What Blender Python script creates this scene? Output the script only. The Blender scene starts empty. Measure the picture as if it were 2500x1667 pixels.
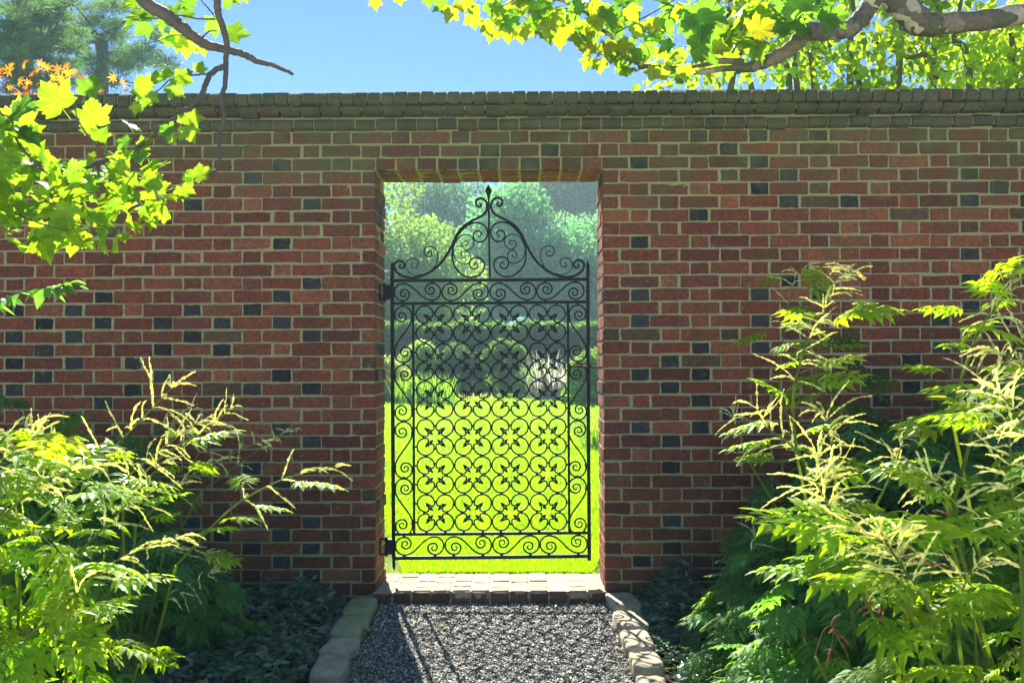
import bpy, math, random
import numpy as np
from mathutils import Vector, Matrix, Euler

rng = np.random.default_rng(7)
random.seed(7)
sc = bpy.context.scene
col = sc.collection
R = math.radians

# ------------------------------------------------------------------ camera
CAM = Vector((0.0, -4.6, 1.245))
FPX = 2160.0                      # focal length in photo pixels (2500 wide)
YAW, PITCH, ROLL = R(0.5), R(1.22), R(0.22)
cam_m = (Matrix.Rotation(YAW, 4, 'Z') @ Matrix.Rotation(math.pi/2 + PITCH, 4, 'X') @ Matrix.Rotation(-ROLL, 4, 'Z'))
cam_m.translation = CAM
cd = bpy.data.cameras.new('camera'); cam = bpy.data.objects.new('camera', cd); col.objects.link(cam)
cam.matrix_world = cam_m
cd.sensor_width = 36; cd.lens = FPX / 2500 * 36; cd.clip_start = 0.05; cd.clip_end = 2000
sc.camera = cam
CR = cam_m.to_3x3()

def ray(px, py):
    return (CR @ Vector(((px-1250)/FPX, -(py-833.5)/FPX, -1.0)))
def P(px, py, Y):                 # photo pixel -> point on the vertical plane y = Y
    d = ray(px, py); return CAM + d * ((Y - CAM.y) / d.y)
def PD(px, py, d):                # photo pixel -> point at distance d in front of the camera
    return P(px, py, CAM.y + d)
def G(px, py, z):                 # photo pixel -> point on a level plane
    d = ray(px, py); return CAM + d * ((z - CAM.z) / d.z)

# ------------------------------------------------------------------ scene bookkeeping
def tag(o, label=None, cat=None, group=None, kind=None):
    if label: o['label'] = label
    if cat: o['category'] = cat
    if group: o['group'] = group
    if kind: o['kind'] = kind
    return o
def empty(name, loc=(0, 0, 0), label=None, cat=None, group=None):
    o = bpy.data.objects.new(name, None); col.objects.link(o); o.location = loc
    o.empty_display_size = 0.1
    return tag(o, label, cat, group)

class MB:
    """collects vertices, faces and a colour per face; build() links ONE mesh object"""
    def __init__(s): s.v = []; s.f = []; s.c = []; s.n = 0
    def add(s, v, f, c=(1, 1, 1)):
        v = np.asarray(v, float).reshape(-1, 3); f = np.asarray(f, int)
        if f.size == 0: return
        s.v.append(v); s.f.append(f + s.n); s.n += len(v)
        c = np.asarray(c, float)
        if c.ndim == 1: c = np.tile(c, (len(f), 1))
        s.c.append(c)
    def inst(s, tv, tf, M, T, C, fv=None):
        """template tv (n,3), tf (m,k); M (K,3,3) columns = axes; T (K,3); C (K,3)"""
        tv = np.asarray(tv, float); tf = np.asarray(tf, int); M = np.asarray(M); T = np.asarray(T)
        K = len(T); n = len(tv); m = len(tf)
        if K == 0: return
        V = np.einsum('kij,nj->kni', M, tv) + T[:, None, :]
        F = tf[None] + (np.arange(K) * n)[:, None, None]
        s.v.append(V.reshape(-1, 3)); s.f.append(F.reshape(-1, tf.shape[1]) + s.n); s.n += K*n
        cc = np.repeat(np.asarray(C, float), m, axis=0)
        s.c.append(cc if fv is None else cc*np.tile(fv, K)[:, None])
    def build(s, name, mat, parent=None, smooth=False, origin=None):
        me = bpy.data.meshes.new(name)
        if s.n:
            V = np.concatenate(s.v)
            if origin is not None: V = V - np.asarray(origin)
            sizes = np.concatenate([np.full(len(f), f.shape[1]) for f in s.f])
            loops = np.concatenate([f.ravel() for f in s.f])
            C = np.repeat(np.concatenate(s.c), sizes, axis=0)
            me.vertices.add(len(V)); me.vertices.foreach_set('co', V.astype(np.float32).ravel())
            me.loops.add(len(loops)); me.loops.foreach_set('vertex_index', loops.astype(np.int32))
            st = np.concatenate([[0], np.cumsum(sizes)[:-1]])
            me.polygons.add(len(sizes)); me.polygons.foreach_set('loop_start', st.astype(np.int32))
            me.polygons.foreach_set('loop_total', sizes.astype(np.int32))
            me.polygons.foreach_set('use_smooth', np.full(len(sizes), smooth))
            me.update(calc_edges=True)
            at = me.color_attributes.new('Col', 'FLOAT_COLOR', 'CORNER')
            at.data.foreach_set('color', np.concatenate([C, np.ones((len(C), 1))], 1).astype(np.float32).ravel())
            me.validate()
        o = bpy.data.objects.new(name, me); col.objects.link(o)
        if mat: me.materials.append(mat)
        if origin is not None: o.location = origin
        if parent is not None:
            o.parent = parent
            if origin is None:
                o.matrix_parent_inverse = Matrix.Translation(parent.location).inverted()
        return o

BOXF = [(0, 3, 2, 1), (4, 5, 6, 7), (0, 1, 5, 4), (1, 2, 6, 5), (2, 3, 7, 6), (3, 0, 4, 7)]
def box(mb, a, b, c=(1, 1, 1)):
    x0, y0, z0 = a; x1, y1, z1 = b
    mb.add([(x0, y0, z0), (x1, y0, z0), (x1, y1, z0), (x0, y1, z0), (x0, y0, z1), (x1, y0, z1), (x1, y1, z1), (x0, y1, z1)], BOXF, c)

def catmull(pts, n=6):
    p = [np.array(q, float) for q in pts]
    if len(p) < 3: return np.array(p)
    p = [2*p[0]-p[1]] + p + [2*p[-1]-p[-2]]
    out = []
    for i in range(1, len(p)-2):
        a, b, c, d = p[i-1], p[i], p[i+1], p[i+2]
        for k in range(n):
            t = k/n
            out.append(0.5*((2*b)+(-a+c)*t+(2*a-5*b+4*c-d)*t*t+(-a+3*b-3*c+d)*t**3))
    out.append(p[-2]); return np.array(out)

def tube(mb, pts, r, sides=6, c=(1, 1, 1), cap=True):
    pts = np.asarray(pts, float); n = len(pts)
    r = np.full(n, r) if np.isscalar(r) else np.asarray(r, float)
    if len(r) != n: r = np.interp(np.linspace(0, 1, n), np.linspace(0, 1, len(r)), r)
    t = np.gradient(pts, axis=0); t /= np.linalg.norm(t, axis=1)[:, None] + 1e-12
    up = np.array([0, 0, 1.]) if abs(t[0][2]) < .9 else np.array([1., 0, 0])
    rings = []
    a = np.linspace(0, 2*np.pi, sides, endpoint=False)
    u = np.cross(t[0], up); u /= np.linalg.norm(u)
    for i in range(n):
        u = u - t[i]*np.dot(u, t[i]); u /= np.linalg.norm(u)+1e-12
        w = np.cross(t[i], u)
        rings.append(pts[i] + r[i]*(np.cos(a)[:, None]*u + np.sin(a)[:, None]*w))
    V = np.concatenate(rings)
    i = np.arange(n-1)[:, None]*sides; j = np.arange(sides)[None]; k = (j+1) % sides
    F = np.stack([i+j, i+k, i+sides+k, i+sides+j], -1).reshape(-1, 4)
    if cap and sides == 4:
        F = np.concatenate([F, [[3, 2, 1, 0], [len(V)-4, len(V)-3, len(V)-2, len(V)-1]]])
    mb.add(V, F, c)

def bar(mb, pts, w, dep, nrm=(0, 1, 0), c=(1, 1, 1)):
    """flat bar swept along a path lying in the plane with normal nrm: w across in the plane, dep along nrm"""
    pts = np.asarray(pts, float); n = len(pts); nrm = np.asarray(nrm, float)
    w = np.interp(np.linspace(0, 1, n), np.linspace(0, 1, len(w)), w) if not np.isscalar(w) else np.full(n, w)
    t = np.gradient(pts, axis=0); t /= np.linalg.norm(t, axis=1)[:, None]+1e-12
    s_ = np.cross(t, nrm); s_ /= np.linalg.norm(s_, axis=1)[:, None]+1e-12
    V = np.stack([pts + s_*w[:, None]/2 + nrm*dep/2, pts - s_*w[:, None]/2 + nrm*dep/2,
                  pts - s_*w[:, None]/2 - nrm*dep/2, pts + s_*w[:, None]/2 - nrm*dep/2], 1).reshape(-1, 3)
    i = np.arange(n-1)[:, None]*4; j = np.arange(4)[None]; k = (j+1) % 4
    F = np.stack([i+j, i+k, i+4+k, i+4+j], -1).reshape(-1, 4)
    m = len(V)
    F = np.concatenate([F, [[3, 2, 1, 0], [m-4, m-3, m-2, m-1]]])
    mb.add(V, F, c)

# ------------------------------------------------------------------ materials
def new_mat(name):
    m = bpy.data.materials.new(name); m.use_nodes = True
    nt = m.node_tree; nt.nodes.clear()
    return m, nt, nt.nodes, nt.links
def N(nt, t, **kw):
    n = nt.nodes.new(t)
    for k, v in kw.items():
        if k in n.inputs.keys() and not hasattr(n, k): n.inputs[k].default_value = v
        else: setattr(n, k, v)
    return n
def mixc(nt, fac, a, b, mode='MIX'):
    n = nt.nodes.new('ShaderNodeMix'); n.data_type = 'RGBA'; n.blend_type = mode
    for i, v in ((0, fac), (6, a), (7, b)):
        if isinstance(v, bpy.types.NodeSocket): nt.links.new(v, n.inputs[i])
        else: n.inputs[i].default_value = (*v, 1) if isinstance(v, tuple) and len(v) == 3 else v
    return n.outputs[2]
def ramp(nt, fac, stops):
    n = nt.nodes.new('ShaderNodeValToRGB'); e = n.color_ramp.elements
    while len(e) < len(stops): e.new(0.5)
    for k, (p, c) in enumerate(stops):
        e[k].position = p; e[k].color = (c, c, c, 1) if not isinstance(c, tuple) else (*c, 1)
    nt.links.new(fac, n.inputs[0]); return n.outputs[0]
def noise(nt, scale, detail=4, rough=.6, vec=None, dist=0):
    n = nt.nodes.new('ShaderNodeTexNoise'); n.inputs['Scale'].default_value = scale
    n.inputs['Detail'].default_value = detail; n.inputs['Roughness'].default_value = rough
    n.inputs['Distortion'].default_value = dist
    if vec is None:
        g = nt.nodes.new('ShaderNodeNewGeometry'); vec = g.outputs['Position']
    nt.links.new(vec, n.inputs['Vector']); return n.outputs['Fac']
def math_(nt, op, a, b=None, c=None):
    n = nt.nodes.new('ShaderNodeMath'); n.operation = op
    for i, v in enumerate((a, b, c)):
        if v is None: continue
        if isinstance(v, bpy.types.NodeSocket): nt.links.new(v, n.inputs[i])
        else: n.inputs[i].default_value = v
    return n.outputs[0]
def posz(nt):
    g = nt.nodes.new('ShaderNodeNewGeometry'); s = nt.nodes.new('ShaderNodeSeparateXYZ')
    nt.links.new(g.outputs['Position'], s.inputs[0]); return s.outputs
def finish(nt, base, rough=.8, bump=None, bstr=.3, bdist=.01, spec=.3, metal=0):
    p = nt.nodes.new('ShaderNodeBsdfPrincipled'); o = nt.nodes.new('ShaderNodeOutputMaterial')
    if isinstance(base, bpy.types.NodeSocket): nt.links.new(base, p.inputs['Base Color'])
    else: p.inputs['Base Color'].default_value = (*base, 1)
    if isinstance(rough, bpy.types.NodeSocket): nt.links.new(rough, p.inputs['Roughness'])
    else: p.inputs['Roughness'].default_value = rough
    p.inputs['Specular IOR Level'].default_value = spec; p.inputs['Metallic'].default_value = metal
    if bump is not None:
        b = nt.nodes.new('ShaderNodeBump'); b.inputs['Strength'].default_value = bstr; b.inputs['Distance'].default_value = bdist
        nt.links.new(bump, b.inputs['Height']); nt.links.new(b.outputs[0], p.inputs['Normal'])
    nt.links.new(p.outputs[0], o.inputs[0]); return p
def attr(nt):
    a = nt.nodes.new('ShaderNodeAttribute'); a.attribute_name = 'Col'; return a.outputs['Color']

def leaf_mat(name, tint, trans=.5, rough=.42, spec=.4, veins=0):
    """leaf: reflected colour from the leaf's own colour, transmitted light yellower"""
    m, nt, nn, ln = new_mat(name)
    c = attr(nt)
    nz = ramp(nt, noise(nt, 25, 3), [(.3, .78), (.7, 1.15)])
    base = mixc(nt, 1.0, c, nz, 'MULTIPLY')
    p = nn.new('ShaderNodeBsdfPrincipled'); ln.new(base, p.inputs['Base Color'])
    p.inputs['Roughness'].default_value = rough; p.inputs['Specular IOR Level'].default_value = spec
    t = nn.new('ShaderNodeBsdfTranslucent'); tc = mixc(nt, 1.0, base, tint, 'MULTIPLY'); ln.new(tc, t.inputs[0])
    mx = nn.new('ShaderNodeMixShader'); mx.inputs[0].default_value = trans
    ln.new(p.outputs[0], mx.inputs[1]); ln.new(t.outputs[0], mx.inputs[2])
    o = nn.new('ShaderNodeOutputMaterial'); ln.new(mx.outputs[0], o.inputs[0]); return m

def brick_mat(moss=.88, name='brick'):
    m, nt, nn, ln = new_mat(name)
    c = attr(nt)
    n1 = noise(nt, 9, 5); n2 = noise(nt, 140, 4); n3 = noise(nt, 1.6, 3)
    v = mixc(nt, 1.0, c, ramp(nt, n2, [(.3, .55), (.7, 1.45)]), 'MULTIPLY'); v = mixc(nt, 1.0, v, ramp(nt, noise(nt, 45, 4), [(.3, .68), (.7, 1.3)]), 'MULTIPLY')
    v = mixc(nt, ramp(nt, n1, [(.44, 0.0), (.72, .5)]), v, (.085, .055, .045))
    # pale lime bloom
    v = mixc(nt, ramp(nt, noise(nt, 34, 5), [(.58, 0.0), (.78, .5)]), v, (.40, .34, .25))
    # algae and moss that thickens towards the coping
    z = posz(nt)[2]
    k = math_(nt, 'MULTIPLY_ADD', z, .85, -1.42)
    k = math_(nt, 'ADD', k, math_(nt, 'MULTIPLY_ADD', n3, 1.5, -.8))
    k = math_(nt, 'ADD', k, math_(nt, 'MULTIPLY_ADD', n1, .9, -.45))
    k = ramp(nt, k, [(.15, 0.0), (.75, moss)])
    mossc = mixc(nt, ramp(nt, n1, [(.3, 0.0), (.7, 1.0)]), (.070, .085, .035), (.145, .160, .060))
    v = mixc(nt, k, v, mossc)
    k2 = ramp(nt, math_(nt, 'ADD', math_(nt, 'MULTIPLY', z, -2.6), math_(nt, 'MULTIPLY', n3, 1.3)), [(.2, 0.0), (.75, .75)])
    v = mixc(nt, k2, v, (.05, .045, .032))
    finish(nt, v, .88, noise(nt, 90, 6), .9, .008, .2); return m
def mortar_mat():
    m, nt, nn, ln = new_mat('mortar')
    n1 = noise(nt, 12, 5); n2 = noise(nt, 220, 3)
    v = mixc(nt, ramp(nt, n1, [(.3, 0.0), (.7, 1.0)]), (.37, .34, .16), (.50, .46, .24))
    z = posz(nt)[2]
    k = ramp(nt, math_(nt, 'ADD', math_(nt, 'MULTIPLY_ADD', z, .9, -1.6), math_(nt, 'MULTIPLY', n1, .6)), [(.2, 0.0), (.9, .75)])
    v = mixc(nt, k, v, (.34, .36, .13))
    finish(nt, v, .95, n2, .6, .004, .1); return m
def stone_mat():
    m, nt, nn, ln = new_mat('cobble_stone')
    n1 = noise(nt, 14, 6); n2 = noise(nt, 300, 3)
    v = mixc(nt, ramp(nt, n1, [(.3, 0.0), (.7, 1.0)]), (.46, .41, .31), (.72, .67, .54))
    v = mixc(nt, ramp(nt, noise(nt, 5, 4), [(.5, 0.0), (.7, .6)]), v, (.22, .23, .11))
    v = mixc(nt, 1.0, v, ramp(nt, n2, [(.3, .8), (.7, 1.15)]), 'MULTIPLY'); v = mixc(nt, 1.0, v, attr(nt), 'MULTIPLY')
    finish(nt, v, .9, noise(nt, 55, 7), 1.0, .014, .15); return m
def attr_mat(name, rough=.8, bs=100, bstr=.4, spec=.3, metal=0, var=.25):
    m, nt, nn, ln = new_mat(name)
    v = mixc(nt, 1.0, attr(nt), ramp(nt, noise(nt, bs*.3, 4), [(.25, 1-var), (.75, 1+var)]), 'MULTIPLY')
    finish(nt, v, rough, noise(nt, bs, 4), bstr, .003, spec, metal); return m
def iron_mat():
    m, nt, nn, ln = new_mat('wrought_iron')
    v = mixc(nt, ramp(nt, noise(nt, 60, 5), [(.62, 0.0), (.72, .7)]), (.010, .011, .013), (.045, .025, .018))
    finish(nt, v, .55, noise(nt, 250, 3), .25, .002, .3); return m
def bark_mat():
    m, nt, nn, ln = new_mat('plane_bark')
    g = nn.new('ShaderNodeNewGeometry')
    v1 = nn.new('ShaderNodeTexVoronoi'); v1.inputs['Scale'].default_value = 11
    w = nn.new('ShaderNodeVectorMath'); w.operation = 'ADD'
    nz = nn.new('ShaderNodeTexNoise'); nz.inputs['Scale'].default_value = 9; ln.new(g.outputs[0], nz.inputs['Vector'])
    sc_ = nn.new('ShaderNodeVectorMath'); sc_.operation = 'SCALE'; sc_.inputs[3].default_value = .22
    ln.new(nz.outputs['Color'], sc_.inputs[0]); ln.new(g.outputs[0], w.inputs[0]); ln.new(sc_.outputs[0], w.inputs[1])
    ln.new(w.outputs[0], v1.inputs['Vector'])
    sep = nn.new('ShaderNodeSeparateColor'); ln.new(v1.outputs['Color'], sep.inputs[0])
    cr = nn.new('ShaderNodeValToRGB'); cr.color_ramp.interpolation = 'CONSTANT'
    e = cr.color_ramp.elements; e[0].color = (.17, .145, .10, 1); e[1].position = .55; e[1].color = (.25, .22, .14, 1)
    x = e.new(.3); x.color = (.13, .13, .075, 1); x = e.new(.75); x.color = (.60, .56, .33, 1); x = e.new(.9); x.color = (.45, .40, .27, 1)
    ln.new(sep.outputs[0], cr.inputs[0])
    v = mixc(nt, 1.0, cr.outputs[0], ramp(nt, noise(nt, 60, 5), [(.3, .7), (.7, 1.25)]), 'MULTIPLY')
    hgt = math_(nt, 'ADD', noise(nt, 45, 6), math_(nt, 'MULTIPLY', sep.outputs[0], -.6))
    finish(nt, v, .8, hgt, .7, .012, .2); return m
def ground_mat():
    m, nt, nn, ln = new_mat('soil')
    v = mixc(nt, ramp(nt, noise(nt, 8, 6), [(.3, 0.0), (.7, 1.0)]), (.022, .018, .013), (.055, .042, .03))
    finish(nt, v, .95, noise(nt, 60, 6), .8, .02, .1); return m
def lawn_mat():
    m, nt, nn, ln = new_mat('lawn_turf')
    v = mixc(nt, ramp(nt, noise(nt, 1.3, 5), [(.3, 0.0), (.7, 1.0)]), (.20, .34, .015), (.29, .46, .03))
    v = mixc(nt, 1.0, v, ramp(nt, noise(nt, 60, 4), [(.3, .4), (.7, 1.35)]), 'MULTIPLY'); v = mixc(nt, 1.0, v, ramp(nt, noise(nt, 2.2, 5), [(.35, .6), (.65, 1.1)]), 'MULTIPLY')
    finish(nt, v, .8, noise(nt, 120, 4), 1.0, .03, .1); return m
M_brick_in = brick_mat(0.0, 'sheltered_brick')
M_brick, M_mortar, M_stone, M_iron, M_bark = brick_mat(), mortar_mat(), stone_mat(), iron_mat(), bark_mat()
M_ground, M_lawn = ground_mat(), lawn_mat()
M_gravel = attr_mat('gravel_chip', .6, 300, .5, .45)
M_wood = attr_mat('twig_bark', .8, 90, .6, .2)
M_paint = attr_mat('painted_surface', .6, 40, .1, .3, var=.08)
M_fabric = leaf_mat('canvas', (1.0, 1.0, 1.0), .3, .8, .1)
M_plane = leaf_mat('plane_leaf', (3.0, 2.9, .8), .5, .5, .3)
M_leaf = leaf_mat('soft_leaf', (3.0, 2.7, .5), .5, .5, .3)
M_far = leaf_mat('distant_leaf', (1.9, 2.1, .9), .45, .6, .2)
M_vinca = leaf_mat('glossy_leaf', (1.8, 1.9, .5), .2, .28, .9)
M_maple = leaf_mat('orange_leaf', (2.3, 1.5, .4), .5, .6, .2)
M_plume = leaf_mat('flower_spike', (1.3, 1.25, .9), .5, .8, .1)
M_grass = leaf_mat('grass_blade', (2.3, 2.6, .3), .5, .5, .3)

# ------------------------------------------------------------------ leaf templates
def leaflet(L=1., W=.45, n=4, tooth=0., fold=.12, droop=.15):
    """pointed oval leaf, base at origin along +y, normal +z"""
    ys = np.linspace(0, 1, n+2)[1:-1]
    prof = lambda y: math.sin(math.pi*y**.68)**1.05
    R_ = [(W/2*prof(y)*(1+(tooth if k % 2 else -tooth)), y*L) for k, y in enumerate(ys)]
    zz = lambda x, y: abs(x)*fold*2 - droop*(y/L)**2*L
    v = [(0, 0, 0)] + [(x, y, zz(x, y)) for x, y in R_] + [(0, L, zz(0, L))] + [(-x, y, zz(x, y)) for x, y in R_[::-1]]
    m = len(v); v.append((0, .45*L, zz(0, .45*L)))
    f = [(i, (i+1) % m, m) for i in range(m)]
    return np.array(v), np.array(f)
HALF = [(0, 0), (.14, -.09), (.32, -.10), (.56, -.02), (.47, .09), (.56, .17), (.47, .25), (.60, .33), (.74, .60), (.60, .58), (.55, .68), (.44, .61),
        (.31, .56), (.34, .70), (.24, .76), (.23, .88), (.12, .90), (0, 1.12)]
def plane_leaf():
    pts = HALF + [(-x, y) for x, y in HALF[-2:0:-1]]
    v = [(x, y+.0, .10*abs(x) - .16*y*y + .05*math.sin(9*x+5*y)) for x, y in pts]
    m = len(v); v.append((0, .32, -.06)); f = [(i, (i+1) % m, m) for i in range(m)]
    tv = np.array(v); tf = np.array(f)
    # petiole
    q = [(-.012, 0, 0), (.012, 0, 0), (.010, -.45, .10), (-.010, -.45, .10)]
    b = len(tv); tv = np.concatenate([tv, q]); tf = np.concatenate([tf, [(b, b+1, b+2), (b, b+2, b+3)]])
    return tv, tf
def star_leaf():
    v = []; lob = 7
    for k in range(lob):
        a = R(-125 + 250*k/(lob-1)); L = 1.0 - .32*abs(k-3)/3
        for da, rr in ((-13, .30), (-7, .62), (0, 1.0), (7, .62)):
            aa = a + R(da*1.1); r_ = rr*L if rr > .3 else .28
            v.append((math.sin(aa)*r_, math.cos(aa)*r_ + .1, -.15*r_*r_))
    v.append((0, -.02, 0)); m = len(v); v.append((0, .12, .02))
    return np.array(v), np.array([(i, (i+1) % m, m) for i in range(m)])
def join_t(parts):
    V = []; F = []; n = 0
    for v, f in parts: V.append(v); F.append(f+n); n += len(v)
    return np.concatenate(V), np.concatenate(F)
def place_t(t, pos, ang, s, tilt=0.):
    v, f = t; v = v*s; ca, sa = math.cos(ang), math.sin(ang)
    v = np.stack([v[:, 0]*ca + v[:, 1]*sa, -v[:, 0]*sa + v[:, 1]*ca, v[:, 2] + tilt*v[:, 1]], 1)
    return v + np.array(pos), f
def compound(seed, pairs=3, near=False):
    """twice divided leaf, unit length about 1"""
    rg = np.random.default_rng(seed); parts = []
    lf = leaflet(1, .47, 6 if near else 5, .14, .15, .22)
    stalk = lambda a, b: (np.array([(a[0]-.004, a[1], a[2]), (a[0]+.004, a[1], a[2]), (b[0]+.003, b[1], b[2]), (b[0]-.003, b[1], b[2])]), np.array([(0, 1, 2), (0, 2, 3)]))
    zr = lambda y: -.30*y*y
    parts.append(stalk((0, -.25, .02), (0, .5, zr(.5)))); parts.append(stalk((0, .5, zr(.5)), (0, .85, zr(.85))))
    for k in range(pairs+1):
        y = .18 + .6*k/pairs
        for s_ in ((-1, 1) if k < pairs else (0,)):
            ang = s_*R(58 - 6*k + rg.uniform(-8, 8)); Lp = .40*(1-.22*k/pairs)*(1.0 if s_ else .7)
            base = np.array([0, y, zr(y)]); d = np.array([math.sin(ang), math.cos(ang), -.25])
            e = base + d*Lp*.55
            parts.append(stalk(tuple(base), tuple(e)))
            parts.append(place_t(lf, e, ang, Lp*rg.uniform(.62, .8), -.3))
            for q, lq in ((.25, .52), (.8, .5)):
                for s2 in (-1, 1):
                    parts.append(place_t(lf, base + d*Lp*.55*q, ang + s2*R(52+rg.uniform(-10, 10)), Lp*lq*rg.uniform(.85, 1.1), -.25))
    return join_t(parts)

def bases(f, up, s, roll=None):
    """orientation matrices: +y -> f, +z near up"""
    f = f/np.linalg.norm(f, axis=1)[:, None]
    x = np.cross(f, up); x /= np.linalg.norm(x, axis=1)[:, None]+1e-9
    z = np.cross(x, f)
    if roll is not None:
        c, q = np.cos(roll)[:, None], np.sin(roll)[:, None]
        x, z = x*c + z*q, z*c - x*q
    s = np.broadcast_to(np.asarray(s, float), (len(f),))[:, None, None]
    return np.stack([x, f, z], 2)*s
def rcol(base, n, v=.2, h=.12):
    b = np.tile(np.array(base, float), (n, 1)); b *= rng.uniform(1-v, 1+v, (n, 1)); b *= rng.uniform(1-h, 1+h, (n, 3)); return b
def rdir(n, zlo=-1, zhi=1):
    a = rng.uniform(0, 2*np.pi, n); z = rng.uniform(zlo, zhi, n); r = np.sqrt(np.clip(1-z*z, 0, 1))
    return np.stack([r*np.cos(a), r*np.sin(a), z], 1)

# ================================================================== THE WALL
XL, XR = P(916, 900, 0).x, P(1474, 900, 0).x
ZT = 2.2376; ZS = 0.053; TH = 0.33
CH = 0.0690; Z0 = 1.2716; PER = 0.3115
darks = [(655,552),(715,643),(237,679),(650,679),(170,710),(446,710),(584,710),(105,742),(241,742),(378,742),(517,742),(653,742),(41,772),(176,772),
 (450,770),(720,770),(107,801),(383,798),(518,800),(36,832),(174,832),(309,830),(106,861),(380,861),(655,858),(38,893),(246,922),(312,891),(585,888),
 (722,888),(518,918),(655,975),(722,1007),(580,1040),(716,1034),(445,1040),(584,1070),(656,1100),(655,1160),(722,1190),(448,1193),(520,1222),(656,1221),
 (586,1253),(722,1252),(658,1283),(518,1313),(714,1313),(655,1345),(448,460),(715,460),(584,400),(655,372),(40,710),(300,1100),(240,1070),(170,1040),
 (1468,305),(1745,303),(1595,303),(1673,335),(1744,364),(1468,364),(1875,303),(1810,395),(1742,422),(1880,392),(1808,452),(1946,452),(2205,393),
 (2279,420),(2208,452),(2338,452),(1608,483),(2345,510),(1475,546),(2343,540),(2213,573),(1811,634),(1745,664),(1879,664),(2205,632),(2207,690),
 (1475,670),(1471,729),(1743,725),(2140,725),(2278,725),(1610,787),(1750,785),(2010,755),(2150,785),(1541,818),(2080,815),(2284,752),(2284,815),
 (1480,848),(1613,848),(2012,845),(1541,878),(2078,875),(1613,908),(1680,937),(2010,905),(2012,935),(1478,970),(1613,968),(1547,1000),(1547,1062),
 (1475,1150),(1547,1182),(1547,1243),(1482,1275),(1130,335),(1280,335),(600,300),(530,330)]
dark_w = [P(x*1.063, y*1.063, 0) for x, y in darks]

NB = 16
def brick_template():
    out = []
    for side in range(4):
        for k in range(4): out.append((side, [.035, .33, .67, .965][k]))
    return out
BT = brick_template()
def bricks(mb, cells, O, U, V, W, colf, depth=.022, proud=0.0, rnd=.0013, cut=.006):
    """cells (u0,u1,v0,v1,colour): irregular cut-corner bricks on the plane O+uU+vV, facing W"""
    O, U, V, W = map(np.array, (O, U, V, W))
    for (u0, u1, v0, v1, c) in cells:
        w, h = u1-u0, v1-v0
        pu = []; 
        for side, t in BT:
            if side == 0: q = (u0+w*t, v0)
            elif side == 1: q = (u1, v0+h*t)
            elif side == 2: q = (u1-w*t, v1)
            else: q = (u0, v1-h*t)
            pu.append(q)
        pu = np.array(pu) + rng.normal(0, rnd, (16, 2))
        cen = np.array([(u0+u1)/2, (v0+v1)/2]); ins = pu + np.clip(cen-pu, -.0035, .0035)
        pr = proud + rng.normal(0, .0012); tl = rng.normal(0, .006); tv = rng.normal(0, .012)
        def lay(q, dep):
            n = dep + tl*(q[:, 0]-cen[0]) + tv*(q[:, 1]-cen[1])
            return O + q[:, :1]*U + q[:, 1:]*V + n[:, None]*W
        A = lay(ins, pr + rng.normal(0, .0006, 16)); B = lay(pu, pr-.004); C = lay(pu, pr-depth)
        m = lay(cen[None], pr+.0004)
        vs = np.concatenate([A, B, C, m]); i = np.arange(16); j = (i+1) % 16
        hand = np.dot(np.cross(U, V), W)
        tri = np.stack([i, j, np.full(16, 48)], 1); qd = np.concatenate([np.stack([i+16, j+16, j, i], 1), np.stack([i+32, j+32, j+16, i+16], 1)])
        if hand < 0: tri = tri[:, ::-1]; qd = qd[:, ::-1]
        mb.add(vs, tri, c); n0 = mb.n - len(vs)
        mb.f.append(qd + n0); mb.c.append(np.tile(c, (len(qd), 1)))

def brick_col(dark=False, top=False):
    if dark: 
        b = np.array((.046, .045, .044))*rng.uniform(.6, 1.6); return b
    k = rng.random()
    b = np.array((.35, .105, .052)) if k < .45 else (np.array((.42, .145, .068)) if k < .68 else (np.array((.27, .085, .050)) if k < .96 else np.array((.20, .115, .060))))
    return b*rng.uniform(.60, .92)*rng.uniform(.95, 1.05, 3)

wall = empty('brick_wall', (0, TH/2, 0), 'tall red brick garden wall with scattered black headers, moulded mossy coping and a doorway', 'wall')
mb = MB(); U, V, W = (1, 0, 0), (0, 0, 1), (0, -1, 0)
xh4 = P(252, 723, 0).x; WX0, WX1 = -4.6, 4.4
for k in range(-19, 17):
    z0 = Z0 + CH*k + .0045; z1 = z0 + CH - .0090
    ph = xh4 + (0 if k % 2 == 0 else PER/2)
    n0 = int((WX0-ph)/PER)-1; cells = []
    if k == 14:
        nb = 11; wv = (XR-XL)/nb
        for q in range(nb): cells.append((XL+wv*q+.005, XL+wv*(q+1)-.005, z0, z1, brick_col(rng.random() < .15)*.8))
    for n in range(n0, n0+34):
        c = ph + n*PER
        for kind, a, b in (('h', c-.046, c+.046), ('s', c+.056, c+PER-.056)):
            a += rng.normal(0, .002); b += rng.normal(0, .002)
            if b < WX0 or a > WX1: continue
            dk = False
            if kind == 'h':
                zc = (z0+z1)/2
                dk = any(abs(c-q.x) < .07 and abs(zc-q.z) < .036 for q in dark_w)
                inview = -2.75 < c < 2.7
                if not inview: dk = rng.random() < .3
            pieces = [(a, b)]
            if z1 < ZT + .08 and k <= 14:
                pieces = []
                if a < XL: pieces.append((a, min(b, XL)))
                if b > XR: pieces.append((max(a, XR), b))
            for (p, q) in pieces:
                if q-p < .03: continue
                cells.append((p, q, z0 + rng.normal(0, .0015), z1 + rng.normal(0, .0015), brick_col(dk)))
    bricks(mb, cells, (0, 0, 0), U, V, W, None)
mb.build('brickwork', M_brick, wall); mb = MB()
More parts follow.
